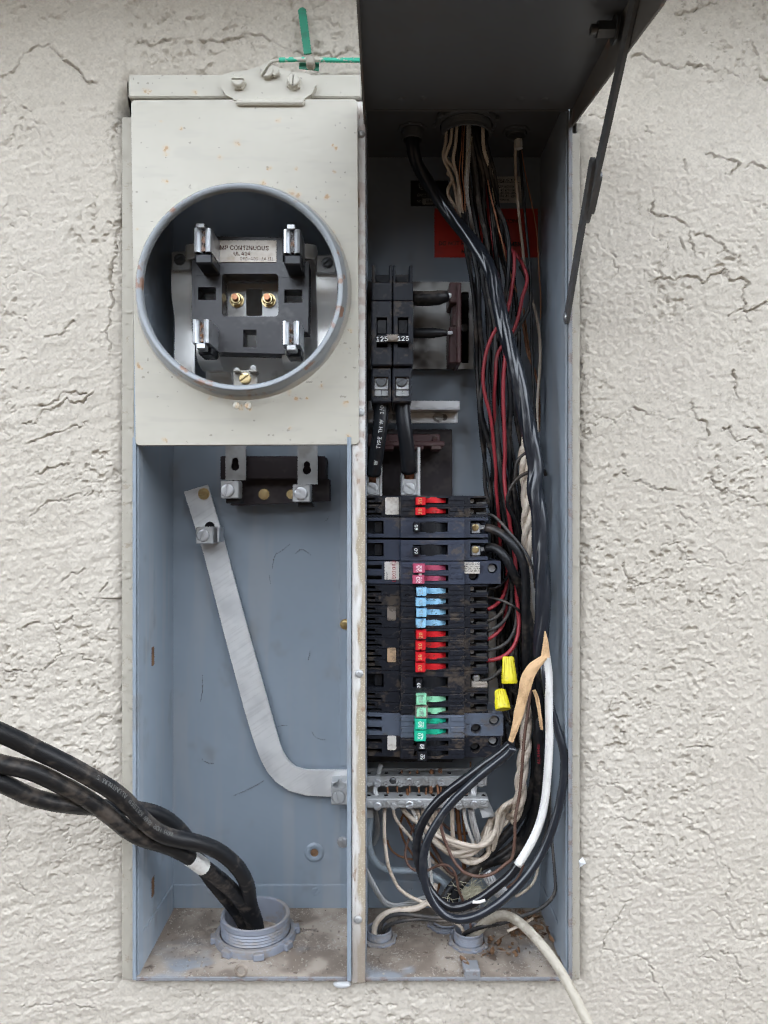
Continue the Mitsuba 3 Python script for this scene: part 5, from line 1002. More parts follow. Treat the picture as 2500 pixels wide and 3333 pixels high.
# --- thin pair from the right small bushing
NUT = single('wire_connector', 'small white connector in the right small bushing under the top', 'wire connector', sweep(spline(pts(('N', [(1203, 225, 0.058), (1205, 292, 0.058)])), 0.001), wid('N', 30, 0.058), 14), 'wire_clean_white', smooth=40)
wire('thin white wire dropping from the right small bushing along the right side', 'wire_white', 9.5, [('N', [(1180, 230, 0.060), (1180, 400, 0.062), (1192, 620, 0.066), (1205, 800, 0.070), (1228, 980, 0.074), (1250, 1180, 0.078), (1275, 1330, 0.080)]), ('C', [(1305, 560, 0.080), (1335, 720, 0.080), (1346, 900, 0.080), (1338, 1080, 0.080), (1325, 1260, 0.080), (1330, 1450, 0.082)])])
wire('thin black wire dropping from the right small bushing beside the white one', 'wire_black', 8.5, [('N', [(1215, 260, 0.062), (1222, 420, 0.062), (1248, 750, 0.064), (1275, 1020, 0.066), (1292, 1250, 0.068), (1298, 1400, 0.068)]), ('C', [(1283, 600, 0.068), (1290, 850, 0.070), (1296, 1050, 0.070), (1308, 1300, 0.070), (1322, 1520, 0.072)])])
wire('thin bare copper wire hanging along the right side of the box', 'copper', 4.2, [('N', [(1225, 290, 0.062), (1250, 460, 0.064), (1295, 680, 0.068), (1330, 850, 0.072), (1352, 1050, 0.076), (1362, 1250, 0.078), (1372, 1400, 0.080)]), ('C', [(1348, 640, 0.082)])], sides=8)
CG = 'copper wires in the right side of the bundle'
wire('left copper wire low in the bundle behind the jacketed cable', 'copper_stain', 8, [('C', [(1215, 640, 0.078), (1238, 780, 0.080), (1262, 900, 0.080), (1310, 1030, 0.082), (1336, 1180, 0.084), (1330, 1330, 0.086)])], CG)
wire('right copper wire low in the bundle behind the jacketed cable', 'copper_stain', 7, [('C', [(1225, 560, 0.080), (1250, 760, 0.082), (1280, 930, 0.084), (1325, 1080, 0.086), (1342, 1240, 0.088), (1338, 1450, 0.09)])], CG)
wire('olive grey wire curving down between the red wires and the right side', 'wire_grey', 12, [('N', [(1215, 1200, 0.070), (1268, 1310, 0.070), (1295, 1400, 0.070)]), ('C', [(1280, 480, 0.070), (1255, 580, 0.070), (1195, 690, 0.072), (1155, 760, 0.074), (1120, 830, 0.076)])])
wire('black wire crossing in front of the red label and joining the bundle', 'wire_black', 15, [('N', [(1030, 730, 0.060), (1075, 820, 0.060), (1115, 930, 0.060), (1130, 1080, 0.060), (1122, 1250, 0.060), (1105, 1420, 0.062)]), ('C', [(1085, 520, 0.064), (1060, 650, 0.068), (1040, 800, 0.072)])])
# --- red conductors
RG = [('red conductor on the left of the bundle, bowing out beside the jacketed cable', 11.5, [('N', [(1165, 1095, 0.062), (1172, 1200, 0.060), (1150, 1380, 0.060)]), ('C', [(1128, 500, 0.060), (1095, 610, 0.060), (1030, 710, 0.060), (965, 850, 0.060), (935, 1020, 0.060), (945, 1180, 0.060), (985, 1330, 0.060), (1010, 1530, 0.062), (1030, 1750, 0.064)]), ('Q', [(425, 260, 0.066), (440, 500, 0.068), (462, 800, 0.070), (472, 1020, 0.074)])]),
      ('red conductor looping wide to the right below the warning label', 11.5, [('N', [(1130, 1060, 0.074), (1200, 1130, 0.070), (1250, 1220, 0.066), (1270, 1310, 0.064), (1240, 1420, 0.062)]), ('C', [(1205, 540, 0.062), (1150, 720, 0.064), (1100, 800, 0.068), (1045, 880, 0.070), (1025, 1000, 0.070), (1015, 1180, 0.072), (1025, 1400, 0.076)])]),
      ('red conductor in the middle of the bundle, bending out to a lower breaker', 13, [('C', [(1098, 880, 0.062), (1082, 1060, 0.062), (1084, 1300, 0.062), (1092, 1620, 0.062)]), ('Q', [(522, 100, 0.062), (530, 320, 0.060), (560, 560, 0.058), (600, 830, 0.058), (640, 1080, 0.058), (662, 1320, 0.056), (672, 1620, 0.054), (692, 1900, 0.052)]), ('D', [(1160, 1170, 0.048), (1090, 1270, 0.046), (1010, 1308, 0.045), (940, 1320, 0.046)])]),
      ('short red wire bending into the second pale blue breaker row', 11.5, [('Q', [(320, 1785, 0.046), (400, 1740, 0.048), (470, 1675, 0.052), (520, 1580, 0.056), (550, 1440, 0.060), (555, 1300, 0.066), (520, 1150, 0.072)])]),
      ('short red wire bending into the first red breaker row', 11.5, [('Q', [(320, 2145, 0.046), (390, 2100, 0.046), (460, 2035, 0.048), (510, 1950, 0.054), (540, 1830, 0.060), (535, 1700, 0.068), (500, 1560, 0.075)])]),
      ('red conductor glimpsed between the dark wires under the label', 10, [('N', [(940, 560, 0.066), (965, 700, 0.068), (1000, 960, 0.070), (1025, 1150, 0.074), (1040, 1320, 0.078)]), ('C', [(1010, 600, 0.08)])])]
for l, w, s in RG: wire(l, 'wire_red', w, s)
# --- dark wires that leave the bundle to the breakers
for l, m, w, s in (
        ('thin grey wire from the topmost breaker running down over the thick cables', 'wire_grey', 9.5, [('Q', [(320, 640, 0.047), (365, 652, 0.046), (450, 710, 0.040), (560, 830, 0.032), (680, 970, 0.028), (780, 1105, 0.024), (850, 1260, 0.024), (885, 1400, 0.030), (895, 1520, 0.036)])]),
        ('black wire that loops out from behind the jacketed cable and back', 'wire_black', 11.5, [('Q', [(1020, 170, 0.062), (1000, 120, 0.058), (960, 105, 0.054), (880, 110, 0.052), (790, 140, 0.046), (690, 205, 0.044), (605, 320, 0.044), (560, 470, 0.046), (568, 560, 0.048), (622, 670, 0.050), (668, 800, 0.054), (688, 950, 0.060), (690, 1080, 0.066)])]),
        ('black wire curving down just left of the white twisted wires', 'wire_black', 12, [('C', [(1250, 1600, 0.056), (1200, 1640, 0.056), (1170, 1720, 0.056), (1165, 1820, 0.058)]), ('Q', [(640, 250, 0.060), (648, 480, 0.062), (665, 750, 0.066)])]),
        ('dark wire bending into the first pale blue row', 'wire_black', 10.5, [('Q', [(320, 1535, 0.046), (420, 1522, 0.046), (500, 1470, 0.050), (560, 1390, 0.056), (600, 1280, 0.064), (610, 1150, 0.07)])]),
        ('dark wire arching in front of the reds from the second blue row', 'wire_black', 9.5, [('Q', [(320, 1645, 0.046), (400, 1655, 0.044), (480, 1675, 0.040), (580, 1718, 0.036), (660, 1768, 0.036), (720, 1820, 0.040)])]),
        ('dark wire curving up from the fourth pale blue handle row', 'wire_grey', 11.5, [('Q', [(320, 1925, 0.046), (390, 1895, 0.046), (450, 1850, 0.048), (500, 1790, 0.052), (530, 1680, 0.058), (555, 1560, 0.062), (570, 1400, 0.068)])]),
        ('dark wire curving up from the first red handle row', 'wire_grey', 11.5, [('Q', [(320, 2040, 0.046), (400, 2010, 0.045), (480, 1955, 0.047), (550, 1870, 0.052), (592, 1760, 0.056), (605, 1620, 0.062), (590, 1450, 0.07)])]),
        ('brownish wire curving up from the third red handle row', 'wire_grey', 11.5, [('D', [(940, 1245, 0.046), (1010, 1230, 0.046), (1080, 1195, 0.048), (1135, 1120, 0.052), (1160, 1010, 0.058), (1160, 880, 0.064)])]),
        ('dark wire under the bright domed screw curving up to the right', 'wire_grey', 12.5, [('D', [(900, 1468, 0.044), (950, 1458, 0.044), (1010, 1425, 0.045), (1060, 1375, 0.050), (1110, 1310, 0.058), (1150, 1220, 0.066)])]),
        ('black wire hanging straight down behind the reds beside the breakers', 'wire_black', 13, [('Q', [(430, 120, 0.080), (470, 500, 0.078), (520, 760, 0.076), (560, 1020, 0.074), (640, 1250, 0.072), (655, 1600, 0.072), (660, 1900, 0.074), (600, 2100, 0.08)])])):
    wire(l, m, w, s)
# --- white wires twisted together on the right
def twisted(c, l, n, w, rad, turns_per_m, m, label, group, ph=0.0, step=0.0025, r=None):
    p = spline([at(c_, *q) for c_, ll in l for q in ll], step); t, A, Bv = frames(p); s = np.concatenate([[0], np.cumsum(np.linalg.norm(np.diff(p, axis=0), axis=1))])
    ks = []
    for k in range(n):
        a = ph + 2 * np.pi * k / n + 2 * np.pi * turns_per_m * s
        q = p + rad * (np.cos(a)[:, None] * A + np.sin(a)[:, None] * Bv)
        ks.append(single('wire', label, 'wire', sweep(q, r or w / 2 * sc(0.05), 10), m, group, smooth=True))
    return ks, p
TWG = 'white wires twisted together beside the jacketed cable'
twisted('C', [('C', [(1262, 1440, 0.080), (1250, 1540, 0.070), (1230, 1640, 0.060)]), ('Q', [(780, 200, 0.054), (795, 420, 0.052), (800, 640, 0.052), (795, 820, 0.054), (808, 1000, 0.056), (835, 1160, 0.060), (850, 1300, 0.066)]), ('D', [(1250, 850, 0.072), (1265, 1150, 0.074), (1262, 1400, 0.072)]), ('L', [(985, -120, 0.062), (985, 30, 0.054), (965, 200, 0.050), (940, 370, 0.048), (930, 540, 0.048), (912, 680, 0.050), (880, 770, 0.054), (840, 840, 0.060)])],
        3, 17, 0.0030, 17, 'wire_white', 'white wire of the twisted group running down beside the jacketed cable', TWG, r=0.0027)
single('wire', 'bare stranded aluminium conductor showing behind the jacketed cable', 'wire', strands(spline(pts(('Q', [(868, 980, 0.058), (868, 1150, 0.056), (860, 1350, 0.056), (868, 1550, 0.058), (895, 1750, 0.062), (930, 1900, 0.07)])), 0.002), wid('Q', 26, 0.056), 7, 230, 5), 'aluminium', smooth=True)
# --- white wires that fan out from the twist to the terminal bars
FG = 'white wires swinging from the twist round to the terminal bars'
for k, l in enumerate(([('L', [(905, 620, 0.052), (830, 665, 0.050), (740, 730, 0.048), (700, 820, 0.048), (688, 950, 0.050), (672, 1070, 0.054), (640, 1160, 0.060)])],
                       [('L', [(915, 640, 0.058), (850, 690, 0.056)]), ('K', [(1570, 640, 0.054), (1510, 740, 0.052), (1475, 850, 0.050), (1420, 960, 0.048), (1340, 1030, 0.046), (1240, 1045, 0.044), (1100, 1015, 0.044), (960, 970, 0.046), (820, 915, 0.050), (700, 830, 0.056), (600, 770, 0.060), (530, 710, 0.062), (480, 655, 0.062), (470, 630, 0.062)])],
                       [('L', [(925, 650, 0.066), (880, 730, 0.064)]), ('K', [(1640, 720, 0.062), (1560, 810, 0.060), (1450, 890, 0.058), (1350, 990, 0.056), (1240, 1065, 0.054), (1100, 1105, 0.052), (1000, 1115, 0.052), (900, 1060, 0.056), (800, 975, 0.062), (720, 880, 0.066), (660, 780, 0.066), (620, 650, 0.064)])],
                       [('L', [(905, 690, 0.070), (840, 770, 0.068)]), ('K', [(1420, 740, 0.064), (1385, 850, 0.062), (1360, 940, 0.060), (1290, 1060, 0.058), (1200, 1130, 0.056), (1100, 1150, 0.056), (980, 1130, 0.058), (880, 1060, 0.062), (800, 980, 0.066), (750, 880, 0.068), (700, 760, 0.066), (690, 640, 0.064)])][1:],
                       [('L', [(640, 1060, 0.064), (600, 1160, 0.060)]), ('K', [(1400, 1110, 0.058), (1310, 1190, 0.056), (1220, 1222, 0.056), (1130, 1200, 0.058), (1080, 1150, 0.062), (1000, 1060, 0.068), (930, 980, 0.070), (860, 880, 0.070), (800, 760, 0.068), (790, 640, 0.064)])],
                       [('K', [(1659, 600, 0.070), (1600, 660, 0.070), (1560, 720, 0.070), (1470, 780, 0.070), (1420, 870, 0.070), (1370, 980, 0.070), (1290, 1050, 0.072)])])):
    wire(('white wire that drops steeply from the twisted group, nearest the camera', 'uppermost white wire of the fan, sweeping left to the terminal bar', 'middle white wire of the fan, dipping below the uppermost one', 'white wire of the fan that leaves from beside the end tab', 'lowest white wire of the fan, hanging in the deepest bow', 'short white wire behind the others at the right of the fan')[k], 'wire_white', 15.5, l, FG)
for lab, l in (('white wire looping low behind the brown wire, left of the fan', [('E', [(520, 520, 0.064), (560, 620, 0.062), (620, 710, 0.060), (720, 775, 0.058), (820, 800, 0.056), (910, 780, 0.056), (970, 700, 0.058), (1000, 600, 0.062), (1080, 500, 0.066)])]),
               ('dusty white wire crossing under the fan toward the left', [('E', [(440, 520, 0.068), (500, 620, 0.066), (580, 720, 0.064), (680, 810, 0.062), (800, 855, 0.062), (900, 880, 0.064), (980, 840, 0.068)])]),
               ('white wire turning down steeply between the fan and the twist', [('L', [(800, 690, 0.062), (760, 790, 0.060), (735, 900, 0.058), (690, 1010, 0.056), (610, 1090, 0.056), (500, 1130, 0.056), (380, 1110, 0.058), (250, 1060, 0.062), (150, 1010, 0.066)])]),
               ('white wire dropping from the terminal bar behind the taped loop', [('E', [(590, 530, 0.066), (620, 640, 0.066), (680, 740, 0.068), (760, 800, 0.070), (850, 860, 0.074)])]),
               ('short white wire right of the bare stranded conductor', [('E', [(985, 590, 0.070), (940, 690, 0.068), (890, 760, 0.068), (830, 800, 0.070), (760, 790, 0.074)])])):
    wire(lab, 'wire_white', 14, l)
WG = 'white wires hanging from the lower terminal bar'
for lab, l, w, m in (
        ('long dusty white wire falling from the left of the terminal bar to the floor', [('K', [(272, 630, 0.058), (268, 760, 0.056), (268, 920, 0.056), (285, 1100, 0.056), (325, 1280, 0.058), (380, 1420, 0.062), (440, 1510, 0.064), (560, 1590, 0.064), (680, 1640, 0.062)]), ('E', [(610, 1240, 0.058), (680, 1300, 0.054), (760, 1350, 0.052), (800, 1420, 0.052), (812, 1500, 0.052)])], 11.5, 'wire_white'),
        ('white wire curving from the second terminal down behind the loop of black cable', [('K', [(365, 640, 0.060), (375, 700, 0.060), (425, 800, 0.062), (510, 905, 0.066), (600, 1010, 0.070), (700, 1130, 0.074), (800, 1220, 0.078)])], 10.5, 'wire_white'),
        ('white wire from the terminal bar crossing straight down to the floor', [('K', [(565, 640, 0.060), (610, 730, 0.060), (650, 840, 0.062), (700, 960, 0.066), (740, 1100, 0.070), (762, 1260, 0.074), (778, 1400, 0.076), (785, 1560, 0.078)])], 11, 'wire_clean_white'),
        ('thick white wire hanging from the middle of the terminal bar', [('K', [(998, 630, 0.060), (1005, 760, 0.062), (1008, 880, 0.066), (1020, 990, 0.070), (1055, 1080, 0.074)])], 14, 'wire_white'),
        ('white wire hanging beside the bare stranded conductor', [('K', [(1128, 630, 0.060), (1140, 730, 0.060), (1170, 850, 0.062), (1215, 970, 0.066), (1250, 1080, 0.070), (1275, 1160, 0.074)])], 12, 'wire_clean_white'),
        ('white wire that slants from the terminal bar under the black loop', [('K', [(760, 640, 0.064), (800, 760, 0.064), (860, 880, 0.066), (930, 980, 0.07), (1010, 1060, 0.074), (1160, 1150, 0.076), (1240, 1180, 0.078)])], 11.5, 'wire_white'),
        ('dusty white wire sweeping low across the back toward the left', [('K', [(700, 1130, 0.084), (780, 1200, 0.084), (860, 1260, 0.084), (960, 1340, 0.086), (1040, 1400, 0.088)])], 10, 'wire_white')):
    wire(lab, m, w, l)
for lab, l, w, m in (
        ('thick brown copper conductor hanging from the terminal bar', [('K', [(1055, 630, 0.066), (1070, 760, 0.068), (1085, 900, 0.072), (1105, 1080, 0.076), (1135, 1290, 0.082)])], 14, 'copper_stain'),
        ('thin brown copper wire right of the thick copper one', [('K', [(1115, 680, 0.070), (1128, 860, 0.072), (1145, 1010, 0.076), (1200, 1200, 0.082)])], 8, 'copper_stain'),
        ('long brown wire looping under the terminal bar and up along the right', [('K', [(860, 640, 0.050), (872, 760, 0.048), (895, 900, 0.046), (950, 1050, 0.044), (1020, 1200, 0.040), (1110, 1310, 0.036), (1220, 1362, 0.032), (1350, 1362, 0.030), (1480, 1310, 0.028), (1590, 1225, 0.028)]), ('L', [(830, 1260, 0.028), (862, 1130, 0.028), (872, 960, 0.028), (878, 800, 0.028), (905, 660, 0.028), (935, 450, 0.030), (955, 230, 0.032), (970, 20, 0.034)]), ('D', [(1240, 1740, 0.036), (1262, 1560, 0.044), (1270, 1400, 0.056)])], 10.5, 'wire_brown'),
        ('thin grey-brown wire making a loop low in the middle', [('K', [(590, 800, 0.070), (560, 900, 0.070), (515, 1020, 0.070), (495, 1130, 0.068), (520, 1230, 0.064), (580, 1295, 0.060), (680, 1320, 0.058), (780, 1285, 0.054), (870, 1248, 0.050), (950, 1250, 0.048), (1015, 1300, 0.046), (1050, 1390, 0.046), (1065, 1480, 0.048), (1110, 1610, 0.052)]), ('E', [(800, 1200, 0.054), (830, 1280, 0.054), (845, 1360, 0.052), (852, 1430, 0.052)])], 8, 'wire_brown'),
        ('copper wire bowing out left below the terminal bar', [('K', [(480, 690, 0.074), (450, 770, 0.076), (440, 850, 0.078), (470, 960, 0.078), (520, 1060, 0.080), (580, 1140, 0.082), (650, 1220, 0.086)])], 7, 'copper_stain'),
        ('thin copper wire curving low across the back on the left', [('K', [(300, 980, 0.088), (330, 1060, 0.088), (400, 1130, 0.088), (500, 1170, 0.088), (600, 1190, 0.090)])], 6.5, 'copper_stain'),
        ('copper wire slanting from the terminal bar behind the white ones', [('K', [(470, 660, 0.076), (530, 780, 0.078), (600, 900, 0.082), (700, 1030, 0.086), (820, 1190, 0.088), (900, 1290, 0.088), (1010, 1390, 0.088)])], 8, 'copper_stain'),
        ('brown wire curving behind the black loop to the right', [('K', [(880, 780, 0.082), (930, 830, 0.082), (1000, 880, 0.082), (1090, 910, 0.084), (1180, 900, 0.086)])], 9, 'wire_brown'),
        ('thick brown wire slanting down to the right below the white fan', [('K', [(760, 990, 0.084), (830, 1110, 0.084), (890, 1220, 0.082), (960, 1310, 0.080), (1060, 1380, 0.078)])], 11, 'wire_brown'),
        ('short copper wire end lying low beside the bushing', [('K', [(870, 1440, 0.084), (850, 1500, 0.084), (825, 1560, 0.084)])], 9, 'copper_stain'),
        ('orange copper wire behind the thick black cables at the right', [('L', [(950, 930, 0.086), (920, 1010, 0.086), (880, 1110, 0.088), (800, 1200, 0.09)])], 12, 'copper_stain'),
        ('brown wire low at the right under the black loop', [('L', [(960, 1310, 0.060), (930, 1400, 0.060), (870, 1490, 0.060), (790, 1550, 0.062), (700, 1620, 0.064)])], 8, 'wire_brown'),
        ('pale tan wire end curving at the lower right', [('L', [(1120, 1180, 0.070), (1112, 1320, 0.070), (1090, 1430, 0.070), (1040, 1520, 0.068), (960, 1590, 0.066), (880, 1640, 0.066)])], 9, 'wire_white')):
    wire(lab, m, w, l)
def bare(label, c, l, w, m='aluminium', n=7, tw=160, step=0.002, gap=1.0):
    return single('wire', label, 'wire', strands(spline([at(c, *q) for q in l], step), wid(c, w / 2, l[0][2]), n, tw, 5, gap), m, smooth=True)
bare('bare stranded aluminium conductor hanging from the right of the terminal bar', 'K', [(1205, 640, 0.058), (1215, 720, 0.058), (1240, 830, 0.060), (1275, 950, 0.064), (1310, 1080, 0.070), (1335, 1180, 0.076)], 74)
bare('grey stranded conductor hanging behind the blue grey cable at the left', 'K', [(165, 650, 0.076), (185, 740, 0.080), (195, 840, 0.084), (185, 930, 0.088), (150, 1020, 0.092)], 60, 'dull_zinc')
bare('grey stranded conductor sagging low along the left corner', 'E', [(60, 900, 0.070), (110, 1000, 0.070), (170, 1110, 0.070), (230, 1190, 0.070), (320, 1215, 0.072), (420, 1190, 0.074), (540, 1150, 0.078)], 42, 'dull_zinc')
bare('frayed bare aluminium strands behind the white cable end', 'L', [(575, 1390, 0.056), (610, 1450, 0.054), (660, 1530, 0.054), (720, 1600, 0.056), (790, 1590, 0.058)], 95, 'aluminium', 9, 60, gap=1.25)
bare('short stub of bare strands standing up at the left of the terminal bar', 'K', [(200, 280, 0.068), (215, 220, 0.068), (232, 160, 0.068)], 48, 'aluminium')
bare('bare strands bent between the two terminal bars at the left', 'K', [(175, 410, 0.060), (170, 450, 0.056), (190, 500, 0.054)], 50, 'aluminium')
bare('bare strands bent between the two terminal bars at the right', 'K', [(1240, 410, 0.060), (1235, 450, 0.056), (1235, 500, 0.054)], 66, 'aluminium')
ORD = 'first second third fourth fifth sixth seventh eighth ninth tenth eleventh twelfth thirteenth fourteenth'.split()
CE = 'copper wire ends at the terminal bars'
for n_, (x, y0, y1, w, dx) in enumerate(sorted(((455, 282, 218, 20, 2), (625, 282, 220, 22, 0), (778, 282, 218, 46, 0), (858, 275, 205, 16, 4), (885, 275, 205, 16, -2), (290, 280, 262, 26, 0), (550, 270, 240, 20, -6), (1200, 190, 130, 16, 2)))):
    wire(ORD[n_] + ' copper wire end from the left on top of the upper terminal bar', 'copper_stain', w / 3.318, [('K', [(x, y0, 0.068), (x + dx, y1, 0.068)])], CE, sides=8)
for n_, (x, y0, y1, w, dx) in enumerate(sorted(((300, 400, 470, 22, 8), (408, 400, 460, 18, 2), (540, 400, 460, 20, 4), (640, 400, 465, 20, 4), (724, 415, 515, 22, -8), (770, 400, 465, 42, 2), (840, 380, 500, 28, 14), (880, 400, 465, 20, -2), (515, 430, 500, 32, 8), (440, 475, 512, 24, 0), (372, 490, 515, 22, 6), (1165, 410, 500, 24, -14), (632, 480, 515, 18, 0), (790, 470, 515, 18, 0)))):
    wire(ORD[n_] + ' copper wire end from the left between the two terminal bars', 'copper_stain', w / 3.318, [('K', [(x, y0, 0.060), (x + dx, y1, 0.054)])], CE + ' below', sides=8)
# --- blue grey sheathed cable at the left
k, p, r = wire('blue grey sheathed cable sweeping from the left of the terminal bar to the floor', 'wire_bluegrey', 23, [('K', [(115, 640, 0.068), (112, 760, 0.068), (100, 900, 0.068), (112, 1060, 0.068), (165, 1190, 0.070), (250, 1270, 0.074), (380, 1305, 0.078), (540, 1308, 0.080), (700, 1325, 0.080), (830, 1375, 0.078), (920, 1440, 0.078), (970, 1530, 0.080)])], sides=14)
part(k, 'clamp', pbox('K', 70, 645, 150, 745, 0.058, 0.076, 0.001), 'dull_zinc')
# --- thick black cables from the 60 A breakers down to the floor
BG = 'thick black cables from the breakers marked 60'
def alu(key, c, l, w): part(key, 'strand_end', strands(spline([at(c, *q) for q in l], 0.001), wid(c, w / 2, 0.045), 6, 60, 6), 'zinc', 'bright bare strand end')
k, p, r = wire('thick black cable from the upper breaker marked 60, in front of the other', 'wire_black', 28, [('Q', [(300, 802, 0.045), (360, 815, 0.043), (470, 865, 0.038), (600, 975, 0.031), (700, 1110, 0.028), (762, 1270, 0.028), (780, 1450, 0.030), (778, 1750, 0.033)]), ('D', [(1232, 1150, 0.040), (1240, 1350, 0.046), (1285, 1600, 0.052), (1320, 1850, 0.056)]), ('L', [(1085, 60, 0.058), (1078, 300, 0.060), (1040, 560, 0.062), (950, 780, 0.062), (800, 985, 0.062), (620, 1180, 0.062), (440, 1370, 0.062), (300, 1530, 0.062), (250, 1660, 0.062), (250, 1760, 0.060)])], BG, sides=14, wob=0.05)
alu(k, 'Q', [(225, 800, 0.046), (320, 800, 0.045)], 55)
k, p, r = wire('thick black cable from the lower breaker marked 60, behind the upper one', 'wire_black', 28, [('Q', [(300, 1055, 0.045), (350, 1040, 0.043), (440, 1065, 0.038), (530, 1150, 0.034), (600, 1280, 0.034), (670, 1420, 0.038), (720, 1540, 0.048), (750, 1700, 0.058)]), ('D', [(1250, 1000, 0.064), (1270, 1300, 0.070), (1330, 1600, 0.074)]), ('L', [(1110, -50, 0.072), (1100, 300, 0.074), (1080, 600, 0.076), (1020, 860, 0.076), (880, 1090, 0.076), (680, 1240, 0.074), (460, 1350, 0.072), (280, 1480, 0.070), (180, 1600, 0.068), (140, 1680, 0.066)])], BG, sides=14, wob=0.05)
alu(k, 'Q', [(225, 1062, 0.046), (322, 1052, 0.045)], 55)
k, p, r = wire('thick black cable with faint red lettering beside the white conductor', 'wire_black', 32, [('D', [(1300, 1350, 0.062), (1320, 1700, 0.056)]), ('L', [(1110, -20, 0.052), (1118, 200, 0.052), (1120, 420, 0.054), (1100, 640, 0.058), (1060, 860, 0.064), (980, 1050, 0.070), (840, 1210, 0.074), (600, 1290, 0.078), (420, 1400, 0.08)])], sides=14)
part(k, 'printing', text_along('AL XHHW', p[::-1], np.linalg.norm(np.diff(p, axis=0), axis=1).sum() * 0.62, 0.0026, (-0.2, -1, 0.1), r), 'ink_red')
for k, (dx, d) in enumerate(((0, 0.070), (40, 0.078))):
    wire(('inner', 'outer')[k] + ' dark wire bent down the right side of the loop', 'wire_grey', 9, [('L', [(1230 + dx / 2, 650, d), (1205 + dx, 900, d), (1150 + dx, 1100, d), (1080 + dx, 1260, d), (1000 + dx, 1400, d), (930 + dx, 1500, d)])], 'dark wires at the right of the loop')
# --- the black jacketed cable and what comes out of it
JK = thing('jacketed_cable', 'big glossy black jacketed cable from the left top bushing, slit open at its lower end', 'power cable')
jq = [('N', [(385, 100, 0.055), (392, 300, 0.056), (430, 420, 0.060), (520, 580, 0.064), (620, 730, 0.064), (740, 880, 0.060), (860, 1030, 0.054), (950, 1160, 0.048), (1010, 1300, 0.042)]), ('C', [(1030, 470, 0.038), (1062, 600, 0.032), (1102, 750, 0.027), (1150, 930, 0.023), (1196, 1110, 0.021), (1240, 1320, 0.020), (1282, 1540, 0.019), (1318, 1740, 0.018)]), ('Q', [(890, 300, 0.017), (930, 620, 0.015), (955, 950, 0.014), (972, 1300, 0.013), (985, 1650, 0.012), (986, 1900, 0.012)]), ('D', [(1346, 1130, 0.013), (1334, 1300, 0.014)])]
jp = spline([at(c, *q) for c, l in jq for q in l], 0.0018)
t = np.linspace(0, 1, len(jp)); jw = np.interp(t, [0, 0.12, 0.3, 0.5, 0.62, 0.8, 0.93, 1], [40, 40, 44, 46, 51, 50, 49, 44]) / 2 * np.array([sc(q[1]) for q in jp])
part(JK, 'jacket', sweep(jp, jw, 40, lobes=3, twist=34.0, amp=0.26, wob=0.07), 'wire_gloss', 'twisted black jacket', smooth=True)
# brown paper filler torn out of the slit
def ribbon(q, w, nrm, th=0.0006, fold=0.0):
    p = spline(q, 0.002); t = np.gradient(p, axis=0); t /= np.linalg.norm(t, axis=1, keepdims=True)
    s = np.cross(t, np.array(nrm, float)); s /= np.linalg.norm(s, axis=1, keepdims=True); nn = np.cross(s, t)
    w = np.interp(np.linspace(0, 1, len(p)), np.linspace(0, 1, len(w)), w)[:, None]
    ks = np.linspace(-1, 1, 7); rows = []
    for side in (1, -1):
        for k in (ks if side > 0 else ks[::-1]):
            rows.append(p + s * w * k / 2 + nn * (fold * (1 - k * k) + side * th / 2) + nn * (meshkit.noise(np.c_[p[:, :1] * 0 + k * 2.1, np.arange(len(p)) * 0.35, p[:, :1] * 0], 5)[:, None] - 0.5) * 0.0024)
    R = np.stack(rows, 1); n, m = R.shape[:2]; v = R.reshape(-1, 3); i, j = np.meshgrid(np.arange(n - 1), np.arange(m), indexing='ij')
    qd = np.stack([i * m + j, i * m + (j + 1) % m, (i + 1) * m + (j + 1) % m, (i + 1) * m + j], -1).reshape(-1, 4)
    e0 = [[0, j, j + 1] for j in range(1, m - 1)]; e1 = [[(n - 1) * m, (n - 1) * m + j + 1, (n - 1) * m + j] for j in range(1, m - 1)]
    return trimesh.Trimesh(v, np.vstack([qd[:, [0, 1, 2]], qd[:, [0, 2, 3]], e0, e1]), process=False)
P1 = [at('D', *q) for q in ((1372, 1100, 0.004), (1378, 1200, 0.002), (1375, 1295, 0.000))]
part(JK, 'paper_filler', ribbon(P1, np.array([0.0008, 0.005, 0.0075]), (0, -1, 0), fold=0.001), 'kraft_paper', 'tan paper filler showing in the slit', smooth=40)
P2 = [at('D', *q) for q in ((1375, 1290, 0.000), (1310, 1345, -0.002), (1255, 1420, -0.004), (1225, 1520, -0.006), (1195, 1640, -0.007), (1160, 1780, -0.007), (1122, 1915, -0.006))]
part(JK, 'paper_filler', ribbon(P2, np.array([0.004, 0.009, 0.0105, 0.0082, 0.0080, 0.0055, 0.0046]), (0, -1, 0.1), fold=0.002), 'kraft_paper', 'torn strip of tan paper filler hanging from the slit jacket', smooth=40)
P3 = [at('D', *q) for q in ((1290, 1535, 0.004), (1318, 1620, 0.004), (1335, 1720, 0.003), (1350, 1830, 0.003))]
part(JK, 'paper_filler', ribbon(P3, np.array([0.002, 0.0042, 0.0028, 0.0014]), (0.4, -1, 0), fold=0.0008), 'kraft_paper', 'small curl of tan paper', smooth=40)
wc = [('D', [(1372, 1230, 0.016), (1398, 1400, 0.012), (1402, 1600, 0.008), (1405, 1850, 0.006)]), ('L', [(1225, 90, 0.006), (1220, 200, 0.006), (1205, 420, 0.006), (1172, 700, 0.006), (1110, 930, 0.005), (1015, 1130, 0.004), (898, 1318, 0.003)])]
wp_ = spline([at(c, *q) for c, l in wc for q in l], 0.0025)
part(JK, 'white_conductor', sweep(wp_, 27 / 2 * sc(0.005), 16), 'wire_clean_white', 'clean white conductor curving down', smooth=True)
